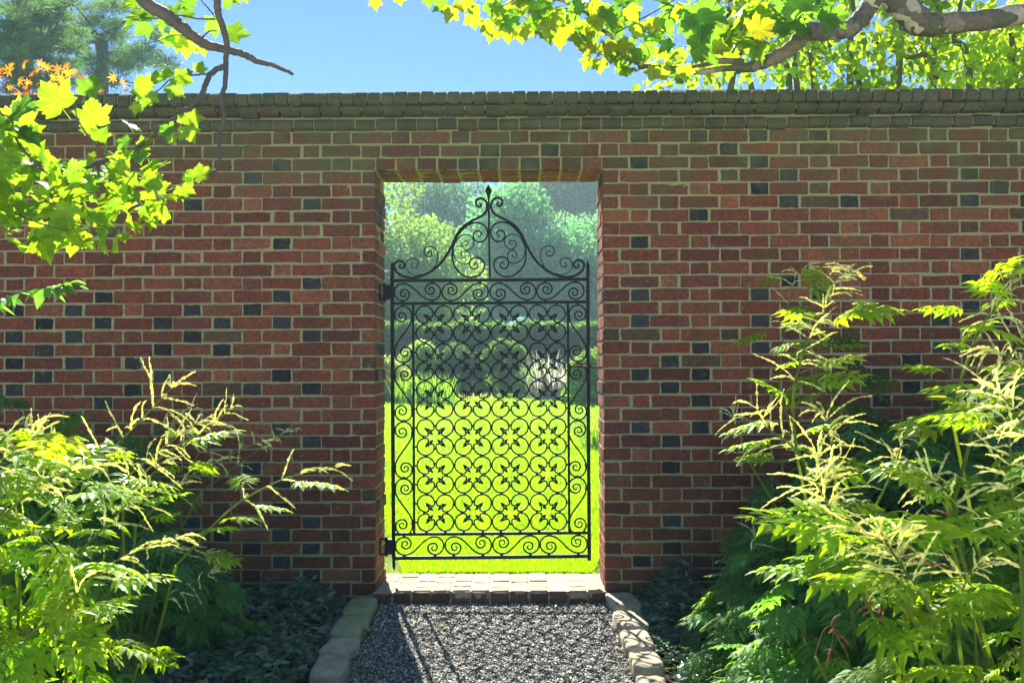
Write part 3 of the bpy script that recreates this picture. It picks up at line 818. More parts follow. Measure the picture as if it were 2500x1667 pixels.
def spike(mb, p, d, L, r=.0030, c=(.50, .50, .24)):
    """one drooping knobbly side spike of a flower plume"""
    n = max(8, int(L/.0045)); d = np.array(d, float); d /= np.linalg.norm(d); pts = [np.array(p, float)]
    side = rng.normal(0, .25, 3)
    for i in range(n):
        d = d + np.array([0, 0, -.9/n*rng.uniform(.2, 1.6)]) + side/n; d /= np.linalg.norm(d); pts.append(pts[-1] + d*L/n + rng.normal(0, .0007, 3))
    rr = np.interp(np.linspace(0, 1, n+1), [0, .1, .6, 1], [.0008, r*.8, r, r*.45])*rng.choice([.45, .8, 1.3, 1.75], n+1)
    tube(mb, pts, rr, 5, np.array(c)*rng.uniform(.8, 1.15))
def plume(plant, pts_px, d0, d1, nsp, Lsp, lit=True, tfrom=.45, brown=False, stem_r=.0035, sc_=1.0):
    """a flowering stem through photo pixels, near end at distance d0, tip at d1"""
    q = [np.array(PD(x, y, d0 + (d1-d0)*k/(len(pts_px)-1))) for k, (x, y) in enumerate(pts_px)]
    path = catmull(q, 8); 
    stem_r = .0016 if brown else stem_r; st = MB(); g = (.22, .30, .06) if not brown else (.25, .16, .09)
    i0 = max(3, int(tfrom*(len(path)-1))+1); tube(st, path[:i0+1], [stem_r, stem_r*(1-.65*i0/len(path))], 6, g)
    o = st.build('flower_stem', M_plume, plant)
    mb = MB(); n = len(path); tube(mb, path[i0-1:], [stem_r*(1-.6*i0/n), stem_r*.35], 6, g); cc = (.88, .88, .50) if not brown else (.34, .20, .12)
    seg = np.linalg.norm(np.diff(path, axis=0), axis=1).sum()
    k = 0
    while k < nsp:
        t = tfrom + (1-tfrom)*(k+rng.uniform(0, .8))/nsp; i = min(n-2, int(t*(n-1))); p = path[i] + (path[i+1]-path[i])*(t*(n-1)-i)
        ax = path[min(i+1, n-1)]-path[max(i-1, 0)]; ax /= np.linalg.norm(ax)+1e-9
        for _ in range(rng.integers(2, 4)):
            sd = rdir(1, -.15, .5)[0]; sd = sd - ax*np.dot(sd, ax); dirn = sd*1.0 + ax*rng.uniform(.15, .8)
            spike(mb, p, dirn, Lsp*rng.uniform(.6, 1.45)*(1.15-.35*t), r=.0022*sc_, c=cc)
            k += 1.35
    for _ in range(2): spike(mb, path[-1], ax + rng.normal(0, .25, 3), Lsp*.6, c=cc, r=.0028*sc_)
    mb.build('flower_plume', M_plume, o)
    return path

def leafy_stem(mb, path, n, L, colr, near=True, t0=.1, t1=.8):
    for k in range(n):
        t = t0 + (t1-t0)*(k+rng.uniform(0, .6))/n; i = min(len(path)-2, int(t*(len(path)-1))); p = path[i]
        a = rng.uniform(0, 2*math.pi); f = np.array([[math.cos(a), math.sin(a), rng.uniform(-.1, .6)]])
        M = bases(f, np.array([[0, 0, 1.]]) + rng.normal(0, .3, (1, 3)), L*rng.uniform(.6, 1.1)); f = f/np.linalg.norm(f)
        tm = (CMPN if near else CMP)[rng.integers(0, 4)]
        mb.inst(tm[0], tm[1], M, np.array([p]) + f*L*.25, rcol(colr, 1, .15, .1))

def shrub_plant(c, label, domes, stems, group, extra=None):
    o = empty('flowering_shrub', (c[0], c[1], -.03), label, 'shrub', group)
    fb = MB()
    for d in domes: dome_foliage(fb, (d[0], d[1]), *d[2:])
    if extra: extra(fb)
    # woody stems from the ground
    sb = MB(); 
    for k in range(9):
        a = rng.uniform(0, 6.28); rr = rng.uniform(.1, .7); d = domes[0]
        e = np.array([d[0]+d[2]*rr*math.cos(a), min(-.06, d[1]+d[3]*rr*math.sin(a)), d[4]*rng.uniform(.6, .95)]); b = np.array([c[0]+.05*math.cos(a), c[1]+.05*math.sin(a), -.03])
        tube(sb, catmull([b, (b+e)/2*np.array([1, 1, 1.15]), e], 5), [.006, .0025], 5, (.16, .20, .06))
    for s_ in stems:
        path = plume(o, *s_[0][0], **s_[0][1])
        g = np.array([c[0], c[1], -.03]); p0 = path[0]
        tube(sb, catmull([g, np.array([g[0]*.4+p0[0]*.6, g[1]*.4+p0[1]*.6, max(.02, p0[2]*.45)]), p0], 6), [.0055, .0038], 6, (.20, .26, .07))
        if len(s_) > 1: leafy_stem(fb, path, int(s_[1]*1.8+1), .20 if s_[0][0][1] > 2.6 else .17, LIT, True, .0, .7) 
    fb.build('foliage', M_leaf, o); sb.build('stems', M_leaf, o)
    return o

gl = 'goatsbeard-like shrubs at the left of the path'; gr = 'feathery flowering shrubs right of the path'; gl = 'feathery flowering shrubs left of the path'
def D(*a, **k): return (a, k)
# ---- left group
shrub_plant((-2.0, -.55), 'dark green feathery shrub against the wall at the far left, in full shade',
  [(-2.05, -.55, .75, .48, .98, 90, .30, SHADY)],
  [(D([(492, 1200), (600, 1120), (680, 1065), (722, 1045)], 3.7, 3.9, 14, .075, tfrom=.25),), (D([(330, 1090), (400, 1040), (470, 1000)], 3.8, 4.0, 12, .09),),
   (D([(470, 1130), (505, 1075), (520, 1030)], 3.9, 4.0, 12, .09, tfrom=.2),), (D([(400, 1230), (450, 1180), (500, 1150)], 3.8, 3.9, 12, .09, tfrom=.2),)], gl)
shrub_plant((-1.6, -1.0), 'shrub nearest the gravel on the left, its long plume reaching over the brick wall',
  [(-1.72, -.95, .50, .45, .72, 95, .26, SHADY), (-1.45, -.95, .36, .35, .50, 45, .22, SHADY)],
  [(D([(430, 1380), (560, 1245), (690, 1170), (818, 1138)], 2.25, 2.5, 16, .085, tfrom=.40), 3), (D([(351, 1482), (430, 1450), (517, 1400)], 3.0, 3.1, 14, .085, tfrom=.35),),
   (D([(400, 1345), (455, 1345), (540, 1360)], 3.2, 3.3, 10, .1, tfrom=.1),), (D([(330, 1290), (430, 1190), (540, 1120), (640, 1075)], 2.5, 2.7, 16, .085, tfrom=.35), 2), (D([(300, 1210), (400, 1110), (500, 1050), (560, 1000)], 2.4, 2.6, 20, .09, tfrom=.4), 2)], gl)
shrub_plant((-1.5, -1.75), 'shrub with three long cream plumes slanting up in front of the left wall',
  [(-1.45, -2.05, .42, .38, .80, 120, .18, (.12, .25, .05), .45, True)],
  [(D([(-20, 1380), (150, 1220), (300, 1070), (421, 945)], 2.1, 2.35, 26, .115, tfrom=.55), 3),
   (D([(40, 1400), (200, 1270), (350, 1130), (482, 1032)], 2.05, 2.3, 28, .115, tfrom=.50), 4),
   (D([(60, 1480), (200, 1340), (300, 1240), (395, 1130)], 1.9, 2.15, 22, .09, tfrom=.5), 4),
   (D([(-30, 1290), (60, 1190), (160, 1085)], 1.9, 2.1, 20, .11, tfrom=.3), 2)], gl)
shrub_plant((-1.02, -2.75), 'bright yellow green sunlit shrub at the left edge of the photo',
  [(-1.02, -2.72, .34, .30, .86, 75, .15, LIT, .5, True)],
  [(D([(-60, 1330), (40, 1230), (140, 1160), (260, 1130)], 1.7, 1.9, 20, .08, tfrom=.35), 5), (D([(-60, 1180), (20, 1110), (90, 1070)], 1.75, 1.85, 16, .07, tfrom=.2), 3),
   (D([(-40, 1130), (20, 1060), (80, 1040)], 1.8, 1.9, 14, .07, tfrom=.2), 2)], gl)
shrub_plant((-1.2, -2.05), 'low shrub in the bottom left corner leaning over the dark ground cover',
  [(-1.28, -2.2, .30, .30, .46, 90, .16, (.10, .22, .06), .4, True)],
  [(D([(-10, 1625), (130, 1500), (280, 1370), (430, 1315)], 1.7, 1.95, 26, .085, tfrom=.45), 3), (D([(75, 1560), (170, 1500), (230, 1520), (275, 1600)], 2.0, 2.05, 8, .07, tfrom=.5), 2),
   (D([(0, 1560), (80, 1490), (160, 1430)], 1.9, 2.0, 8, .07, tfrom=.5), 2)], gl)
# ---- right group
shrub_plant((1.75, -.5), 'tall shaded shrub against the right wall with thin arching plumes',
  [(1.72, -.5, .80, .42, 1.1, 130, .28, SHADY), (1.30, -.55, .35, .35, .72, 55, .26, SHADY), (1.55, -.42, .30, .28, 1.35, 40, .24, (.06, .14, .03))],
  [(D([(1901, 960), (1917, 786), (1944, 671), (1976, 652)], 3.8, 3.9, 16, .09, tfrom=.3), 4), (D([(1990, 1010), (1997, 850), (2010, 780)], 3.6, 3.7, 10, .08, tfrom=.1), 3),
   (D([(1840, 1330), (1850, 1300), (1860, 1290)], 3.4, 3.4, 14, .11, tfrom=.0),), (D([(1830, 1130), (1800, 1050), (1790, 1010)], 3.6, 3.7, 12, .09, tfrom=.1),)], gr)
shrub_plant((2.6, -.6), 'tall shaded shrub in the far right corner against the wall',
  [(2.35, -.6, .75, .48, 1.30, 130, .28, SHADY)],
  [(D([(2180, 1150), (2185, 1100), (2200, 1060)], 3.3, 3.4, 10, .09, tfrom=.0),)], gr)
shrub_plant((1.35, -1.1), 'shrub with one tall leafy stem topped by the highest cream plume on the right',
  [(1.28, -1.0, .58, .45, .66, 110, .26, SHADY), (1.02, -.95, .32, .34, .42, 40, .24, (.06, .15, .035))],
  [(D([(1945, 1110), (1937, 968), (1968, 841), (2008, 770), (2039, 687), (2085, 660)], 2.35, 2.6, 52, .09, tfrom=.25, stem_r=.0042), 7),
   (D([(1968, 1130), (1930, 1085), (1870, 1040), (1850, 1000)], 2.3, 2.35, 22, .12, tfrom=.3), 1), (D([(2035, 1120), (2025, 1060), (2012, 1010)], 2.35, 2.4, 18, .12, tfrom=.2),),
   (D([(2060, 1290), (2023, 1229), (1995, 1150), (1998, 1110)], 2.05, 2.1, 24, .12, tfrom=.35), 1),
   (D([(2140, 1230), (2165, 1180), (2190, 1120), (2200, 1090)], 2.2, 2.25, 16, .10, tfrom=.4),)], gr)
shrub_plant((1.05, -1.85), 'shrub arching over the right edging stones with bright drooping leaf tips',
  [(1.12, -1.75, .50, .42, .66, 130, .21, (.10, .235, .065), .45, True), (.92, -1.65, .30, .30, .42, 60, .17, (.12, .27, .08), .4, True), (1.02, -1.2, .38, .40, .58, 70, .19, (.12, .27, .08), .4), (.84, -2.15, .24, .24, .42, 45, .14, (.13, .28, .06), .4, True)],
  [(D([(2150, 1540), (2070, 1376), (2031, 1257), (1990, 1170)], 1.8, 2.0, 40, .10, tfrom=.45, stem_r=.0042), 3),
   (D([(2230, 1420), (2160, 1330), (2080, 1290)], 1.75, 1.85, 26, .11, tfrom=.2), 2),
   (D([(2280, 1500), (2200, 1380), (2150, 1300)], 1.7, 1.8, 24, .09, tfrom=.3), 3)], gr)
shrub_plant((1.75, -1.6), 'large sunlit shrub with a pale leaning stem at the right of the photo',
  [(1.45, -2.05, .52, .42, .85, 120, .19, (.14, .27, .045), .45, True)],
  [(D([(2310, 1290), (2360, 1110), (2392, 990), (2435, 910), (2520, 800)], 1.9, 2.1, 40, .10, tfrom=.35, stem_r=.0055), 6),
   (D([(2320, 1000), (2383, 826), (2431, 750), (2495, 680), (2560, 640)], 2.15, 2.35, 34, .09, tfrom=.3, stem_r=.0045), 5),
   (D([(2340, 1330), (2330, 1230), (2290, 1180), (2260, 1150)], 1.8, 1.9, 22, .09, tfrom=.3), 3),
   (D([(2210, 1480), (2200, 1380), (2195, 1300)], 1.75, 1.8, 26, .09, tfrom=.3), 2),
   (D([(2260, 1450), (2290, 1350), (2310, 1250)], 2.15, 2.2, 16, .07, tfrom=.3, brown=True),)], gr)
shrub_plant((1.0, -2.8), 'bright yellow green sunlit shrub at the right edge, with an upright stem',
  [(1.0, -2.85, .36, .32, .80, 90, .15, LIT, .5, True), (.86, -2.62, .34, .28, .60, 70, .15, (.12, .23, .04), .5, True)],
  [(D([(2500, 1640), (2492, 1363), (2470, 1185), (2465, 1060)], 1.6, 1.75, 34, .085, tfrom=.3, stem_r=.0045), 5),
   (D([(2560, 1200), (2530, 1100), (2480, 1010), (2440, 960)], 1.55, 1.65, 24, .09, tfrom=.3), 4),
   (D([(2550, 1000), (2530, 930), (2480, 880), (2420, 850)], 2.0, 2.1, 22, .12, tfrom=.2),),
   (D([(2340, 1560), (2350, 1440), (2390, 1370)], 1.9, 2.0, 16, .08, tfrom=.3), 4),
   (D([(2180, 1600), (2160, 1530), (2140, 1480)], 2.0, 2.0, 7, .06, tfrom=.5, brown=True),),
   (D([(1990, 1600), (2010, 1540), (2035, 1530), (2030, 1580)], 2.1, 2.1, 7, .06, tfrom=.5, brown=True),)], gr)

# ---- glossy ground cover
def cover(regions, n, label):
    mb = MB(); tl = leaflet(1, .44, 4, 0, .10, .25); T = []; 
    while len(T) < n:
        x0, x1, y0, y1, hf = regions[rng.integers(0, len(regions))]
        x, y = rng.uniform(x0, x1), rng.uniform(y0, y1)
        edge = min(1, (x-x0)/.12, (x1-x)/.12, (y1+.02-y)/.1+.4)
        h = hf(x, y)*max(.15, edge)*(.75+.25*math.sin(x*23+y*9)*math.sin(y*19-x*7))
        c = np.array([x, y, rng.uniform(.15, 1)**.6*h])
        a0 = rng.uniform(0, 6.28); m = rng.integers(4, 7)
        for k in range(m):
            T.append((c, a0 + k*2.4, rng.uniform(-.25, .75)))
    K = len(T); az = np.array([t[1] for t in T]) + rng.normal(0, .2, K)
    f = np.stack([np.cos(az), np.sin(az), np.array([t[2] for t in T])], 1)
    M = bases(f, np.array([0, 0, 1.]) + rng.normal(0, .45, (K, 3)), rng.uniform(.028, .050, K))
    mb.inst(tl[0], tl[1], M, np.array([t[0] for t in T]), rcol((.12, .22, .14), K, .45, .15))
    return tag(mb.build('ground_cover', M_vinca, smooth=True), label, 'ground cover', kind='stuff')
cover([(-2.3, -.92, -2.1, -.02, lambda x, y: .13 + .05*(y > -.35)), (-1.5, -.86, -1.6, -.02, lambda x, y: .12), (-1.3, -.9, -.3, -.02, lambda x, y: .13)], 17000,
      'dark glossy small leaved ground cover between the left shrubs and the path')
cover([(.66, 1.3, -2.2, -.02, lambda x, y: .13), (.60, .95, -.55, -.02, lambda x, y: .26), (.66, .95, -1.5, -.3, lambda x, y: .14), (.60, .80, -1.7, -.3, lambda x, y: .09)], 10500,
      'dark glossy small leaved ground cover between the right edging stones and the shrubs')

# ---- weeds in the gravel
def weed(px, py, label, s=.018, n=5):
    c = G(px, py, .0); mb = MB(); tl = leaflet(1, .7, 3, 0, .1, .1)
    az = np.linspace(0, 6.28, n, endpoint=False) + rng.normal(0, .3, n); f = np.stack([np.cos(az), np.sin(az), rng.uniform(.1, .7, n)], 1)
    T = np.array(c)[None] + np.stack([np.cos(az)*.01, np.sin(az)*.01, rng.uniform(.012, .028, n)], 1)
    mb.inst(tl[0], tl[1], bases(f, np.tile([0, 0, 1.], (n, 1)), s*1.5*rng.uniform(.7, 1.1, n)), T, rcol((.10, .20, .03), n))
    for t in T: tube(mb, [np.array(c), t], .0007, 4, (.12, .2, .04))
    tag(mb.build('weed', M_leaf, origin=tuple(c)), label, 'weed', 'weeds growing in the gravel')
weed(900, 1555, 'yellow green weed in the shaded gravel beside the left edging stones', .022, 8)
weed(1077, 1535, 'small weed seedling on the gate shadow line in the gravel', .016, 5)
weed(1440, 1488, 'small weed near the right end of the doorstep', .014, 4)
weed(1415, 1500, 'tiny weed in front of the weed nearest the doorstep', .010, 3)
weed(1465, 1452, 'creeping weed on the right end of the doorstep', .015, 6)

# ---- loose leafy twigs at the left edge
def twig(px, dist, label, n, L, colr):
    o = empty('leafy_twig', tuple(PD(*px[0], dist)), label, 'twig'); path = catmull([np.array(PD(x, y, dist+.02*k)) for k, (x, y) in enumerate(px)], 8)
    mb = MB(); tube(mb, path, [.003, .001], 5, (.10, .08, .05)); mb.build('stem', M_wood, o)
    mb = MB(); tl = leaflet(1, .52, 5, 0, .14, .3); i = np.sort(rng.integers(0, len(path), n)); i[-1] = len(path)-1
    f = rdir(n, -.8, .3) + np.array([.5, -.1, 0]); M = bases(f, np.array([0, -.3, 1.]) + rng.normal(0, .3, (n, 3)), L*rng.uniform(.6, 1.1, n))
    mb.inst(tl[0], tl[1], M, path[i], rcol(colr, n)); mb.build('leaves', M_leaf, o)
twig([(-150, 760), (-40, 745), (60, 710), (130, 700), (172, 690)], 2.9, 'drooping green leafy twig in front of the bricks at the left edge', 46, .075, (.12, .27, .08))
twig([(-100, 900), (-20, 950), (30, 985), (75, 1035)], 3.2, 'dark leafy twig just above the left shrubs at the photo edge', 16, .085, (.06, .14, .06))

# ================================================================== PLANE TREE BRANCHES
PLT = plane_leaf(); PLV = np.array([1.10 if i % 2 else .88 for i in range(len(PLT[1]))])
def plane_leaves(mb, pos, size, colr, up=None, hang=.6):
    n = len(pos)
    f = rdir(n, -.9, .2); f[:, 2] -= hang*rng.uniform(0, 1, n)
    up = rng.normal(0, .55, (n, 3)) + np.array([0, -.35, .8])
    M = bases(f, up, size)
    mb.inst(PLT[0], PLT[1], M, pos, rcol(colr, n, .3, .12), PLV)
def px_leaf(mb, px, py, d, spx, ang, colr, tilt=.35, yaw=0.):
    """one leaf facing the viewer side: base at the pixel, spx = length in photo px, ang = direction of the tip (0 up, 90 right)"""
    s_ = spx*d/FPX; a = R(ang); f = np.array([[math.sin(a), rng.normal(0, .25), math.cos(a)]]); up = np.array([[yaw + rng.normal(0, .25), -1., tilt+rng.normal(0, .25)]])
    mb.inst(PLT[0], PLT[1], bases(f, up, s_), np.array([PD(px, py, d)]), rcol(colr, 1, .16, .08), PLV)
def branch(mb, pts, d, r0, r1, sides=8, dj=.0):
    q = [np.array(PD(x, y, (d if np.isscalar(d) else np.interp(k/(len(pts)-1), [0, 1], d)))) for k, (x, y) in enumerate(pts)]
    path = catmull(q, 7); path = path + rng.normal(0, 1, path.shape)*min(r0, .006)*.15
    tube(mb, path, [r0, r1], sides, (.13, .11, .09)); return path
GRN = (.095, .17, .022); YGR = (.16, .21, .022); DGR = (.05, .12, .03)

pl = empty('plane_tree', (-2.9, -2.2, -.03), 'plane tree branch with large backlit lobed leaves hanging in at the upper left', 'tree')
mb = MB(); tube(mb, catmull([(-2.9, -2.2, -.05), (-2.85, -2.2, 1.6), (-2.7, -2.2, 2.9), (-2.2, -2.2, 3.5)], 6), [.13, .10, .06], 12, (.2, .17, .12)); mb.build('trunk', M_bark, pl)
mb = MB(); k = 1/3.095
def q5(*pts): return [(x*k, y*k) for x, y in pts]
tw = MB()
a = branch(tw, [(-700, -900), (-200, -500), (200, -160)] + q5((1090, 0), (1240, 100), (1370, 200), (1480, 290), (1600, 350), (1720, 375), (1850, 415), (1950, 465), (2080, 500), (2215, 560)), 2.6, .026, .0048)
b = branch(tw, [(560, -420), (520, -150)] + q5((1640, 0), (1650, 110), (1690, 230), (1715, 350), (1705, 480), (1700, 650), (1670, 740), (1695, 900), (1650, 1040), (1670, 1180), (1630, 1290)), 2.55, .012, .0040)
br = [
 branch(tw, q5((1690, 500), (1590, 560), (1530, 700), (1450, 800), (1300, 920), (1180, 1010), (1040, 1120), (880, 1180), (740, 1230), (600, 1285), (470, 1290), (300, 1345), (120, 1410), (0, 1435), (-200, 1480)), (2.5, 2.2), .008, .0045),
 branch(tw, q5((1630, 1290), (1480, 1380), (1300, 1445), (1160, 1480)) + [(330, 505), (270, 545), (190, 565), (140, 590)], (2.5, 2.25), .0065, .0028),
 branch(tw, q5((1560, 560), (1420, 575), (1290, 605), (1200, 680), (1110, 720)), 2.45, .003, .0015),
 branch(tw, q5((1170, 1000), (900, 1180), (740, 1100), (640, 990), (580, 880), (580, 790), (655, 715)), 2.2, .0022, .0016),
 branch(tw, q5((740, 1120), (650, 1010), (560, 870), (490, 830)), 2.2, .0022, .0014),
 branch(tw, q5((330, 1290), (180, 1140), (100, 1000), (90, 900), (0, 860)), 2.1, .0035, .002),
 branch(tw, q5((380, 1320), (250, 1260), (100, 1220), (0, 1190)), 2.1, .0025, .0015),
 branch(tw, q5((1050, 1130), (1040, 1220), (985, 1320), (1100, 1350), (1170, 1450)), 2.2, .0022, .0012),
 branch(tw, q5((600, 1290), (540, 1350), (440, 1395), (330, 1420)), 2.2, .002, .001),
 branch(tw, q5((1370, 910), (1330, 980), (1270, 1020)), 2.3, .002, .001),
 branch(tw, q5((1630, 140), (1500, 145), (1380, 120), (1250, 140), (1060, 135)), 2.6, .003, .002),
 branch(tw, q5((1400, 270), (1300, 270), (1200, 310), (1080, 335)), 2.6, .0022, .001),
 branch(tw, q5((1520, 295), (1580, 240), (1640, 235)), 2.6, .003, .0015),
 branch(tw, q5((1620, 120), (1560, 50), (1500, -20)), 2.6, .0025, .0018),
 branch(tw, [(0, 500), (60, 530), (150, 560), (250, 560)], 2.1, .003, .0015),
 branch(tw, [(-40, 455), (60, 470), (140, 480), (230, 470)], 2.15, .003, .0015)]
tw.build('branches', M_wood, pl)
# leaves given one by one: x, y of leaf base (crop 5), length px (crop 5), tip angle, colour class
LV = [(655, 715, 200, 18, 0), (720, 940, 240, -8, 1), (470, 820, 300, -38, 1), (170, 950, 240, 5, 1), (90, 860, 250, 75, 2), (130, 1040, 230, 60, 1), (270, 1200, 170, 20, 1), (300, 1160, 160, 160, 1),
 (690, 1000, 120, -30, 1), (740, 1060, 150, 20, 1), (720, 1170, 130, 230, 1), (430, 1260, 130, 190, 1), (1430, 910, 130, 80, 1), (1400, 960, 150, 150, 1), (1380, 930, 110, 20, 1), (1290, 1010, 140, -50, 0),
 (1280, 1030, 80, 140, 1), (1460, 1350, 130, -40, 1), (1480, 1340, 160, 55, 1), (1450, 1360, 60, 240, 1), (1110, 700, 190, -35, 1), (1200, 620, 130, -20, 1), (1260, 590, 110, 0, 1), (1330, 580, 150, 95, 1),
 (1440, 570, 110, 280, 1), (1500, 545, 100, 20, 1), (1280, 640, 150, 130, 0), (1110, 720, 130, 200, 0), (1120, 720, 100, 120, 1), (1040, 790, 100, 200, 1), (940, 1180, 150, 200, 1), (1060, 1120, 130, 50, 1),
 (980, 1310, 170, 190, 1), (1100, 1350, 170, 120, 1), (920, 1290, 160, 250, 1), (1050, 1480, 130, 250, 1), (1170, 1440, 140, 60, 1), (1380, 1420, 110, 110, 1), (1060, 140, 150, -40, 0), (1150, 140, 130, -70, 0),
 (1240, 140, 130, 190, 0), (1300, 110, 140, 20, 0), (1380, 110, 120, 60, 0), (1430, 60, 120, -10, 0), (1650, 180, 150, 250, 0), (1720, 260, 190, 85, 0), (1540, 330, 110, 180, 1), (1420, 300, 160, 195, 1),
 (1360, 250, 170, 200, 1), (1120, 180, 150, 230, 0), (1040, 30, 150, -60, 1), (1280, 270, 110, 200, 0), (1690, 20, 110, 90, 0), (1760, 0, 80, 100, 1), (1850, -20, 60, 160, 1), (1000, 180, 120, 260, 0),
 (545, 1340, 120, 110, 1), (400, 1400, 110, -60, 1), (120, 1100, 200, 200, 1), (60, 1200, 200, 160, 1), (0, 900, 220, 130, 1), (20, 1000, 200, 200, 1), (210, 1240, 150, -50, 1), (120, 1300, 140, 30, 1)]
CL = {0: (.10, .21, .03), 1: (.175, .285, .022), 2: (.06, .15, .05)}
for x, y, L, ang, c in LV: px_leaf(mb, x*k, y*k, 2.15 + rng.uniform(-.12, .25) if y > 450 and x < 1700 else 2.6, L*k*.86, ang, CL[c])
for i, n, s0 in ((0, 24, .050), (1, 40, .048), (5, 20, .052), (6, 12, .05), (7, 10, .048), (8, 8, .043), (14, 34, .050), (15, 22, .050)):
    p = br[i]; lo = .35 if i in (0, 1) else 0
    t = rng.uniform(lo, 1, n)*(len(p)-1); j = t.astype(int); P0 = p[np.minimum(j, len(p)-1)] + rng.normal(0, .028, (n, 3)) + np.array([0, 0, -.01])
    P0[:, 1] += rng.normal(0, .05, n)
    plane_leaves(mb, P0, s0*rng.uniform(.6, 1.15, n), CL[1] if rng.random() < .8 else CL[0])
mb.build('foliage', M_plane, pl, smooth=True)

# ---- right limb
pr = empty('plane_tree', (3.9, -.9, -.03), 'plane tree limb with mottled cream and brown bark crossing the upper right corner', 'tree')
mb = MB(); tube(mb, catmull([(3.9, -.9, -.05), (3.85, -.9, 1.6), (3.8, -.95, 3.2), (3.7, -1, 5)], 6), [.24, .2, .15], 16, (.2, .17, .12)); mb.build('trunk', M_bark, pr)
def r7(*pts): return [(1600 + x/2.613, y/2.613) for x, y in pts]
mb = MB()
def limb(pts, d, rads, sides=14):
    q = [np.array(PD(x, y, d[0] + (d[1]-d[0])*i/(len(pts)-1))) for i, (x, y) in enumerate(pts)]; path = catmull(q, 8)
    rr = np.interp(np.linspace(0, 1, len(path)), np.linspace(0, 1, len(rads)), rads)*(1+.06*np.sin(np.arange(len(path))*1.1)+rng.normal(0, .025, len(path)))
    tube(mb, path, rr, sides, (.2, .17, .12)); return path
m_ = 3.75/FPX/2.613
limb(r7((3300, -60), (2700, 60), (2352, 90), (2100, 130), (1850, 150), (1700, 150), (1600, 60), (1480, -30)), (3.9, 3.75), [75*m_, 72*m_, 70*m_, 66*m_, 66*m_, 85*m_, 90*m_, 70*m_])
la = limb(r7((1600, -90), (1500, -60), (1400, 0), (1310, 120), (1230, 185), (1100, 205), (960, 200), (900, 210)), (3.75, 3.75), [80*m_, 75*m_, 62*m_, 58*m_, 56*m_, 55*m_, 62*m_, 50*m_])
lb = limb(r7((960, 190), (900, 275), (820, 340), (700, 395), (600, 430), (520, 440)), (3.75, 3.7), [60*m_, 50*m_, 46*m_, 42*m_, 34*m_, 20*m_])
lc = limb(r7((600, 435), (420, 440), (260, 465), (140, 440), (0, 432)) + [(1575, 163), (1558, 166)], (3.7, 3.7), [22*m_, 16*m_, 16*m_, 15*m_], 9)
limb(r7((560, 400), (420, 390), (330, 410), (230, 430)), (3.7, 3.66), [24*m_, 18*m_, 10*m_], 8)
tb = [limb(r7((490, 340), (520, 280), (600, 140), (700, -30), (760, -120)), (3.7, 3.6), [8*m_, 6*m_], 6), limb(r7((450, 330), (560, 230), (610, 110), (690, -20)), (3.7, 3.8), [9*m_, 6*m_], 6),
      limb(r7((890, 170), (840, 80), (790, -20)), (3.7, 3.7), [9*m_, 7*m_], 6), limb(r7((440, 300), (460, 160), (480, 0), (490, -60)), (3.9, 3.9), [20*m_, 18*m_], 8)]
def r6(*pts): return [(880 + x/2.868, y/2.868) for x, y in pts]
e = 1.0
tb += [limb(r6((1950, 450), (1840, 390), (1790, 320), (1750, 250), (1660, 190), (1620, 130), (1560, 80), (1420, 10), (1330, -10), (1000, -100)), (3.7, 3.6), [14*m_, 13*m_, 11*m_, 8*m_], 8),
       limb(r6((1360, 10), (1280, 60), (1200, 90), (1140, 170)), (3.6, 3.55), [5*m_, 3*m_], 5), limb(r6((1100, -20), (1030, 30), (930, 60)), (3.6, 3.6), [5*m_, 3*m_], 5),
       limb(r6((1780, 240), (1900, 170), (2050, 90), (2200, 0)), (3.65, 3.7), [5*m_, 4*m_], 5), limb(r6((1660, 180), (1640, 80), (1570, 50), (1580, -30)), (3.65, 3.6), [4*m_, 3*m_], 5),
       limb(r6((1960, 465), (2020, 400), (2010, 340), (1960, 280)), (3.65, 3.6), [5*m_, 3*m_], 5), limb(r6((1850, 370), (1700, 385), (1640, 370)), (3.7, 3.7), [4*m_, 3*m_], 5)]
mb.build('limb', M_bark, pr, smooth=True)
mb = MB()
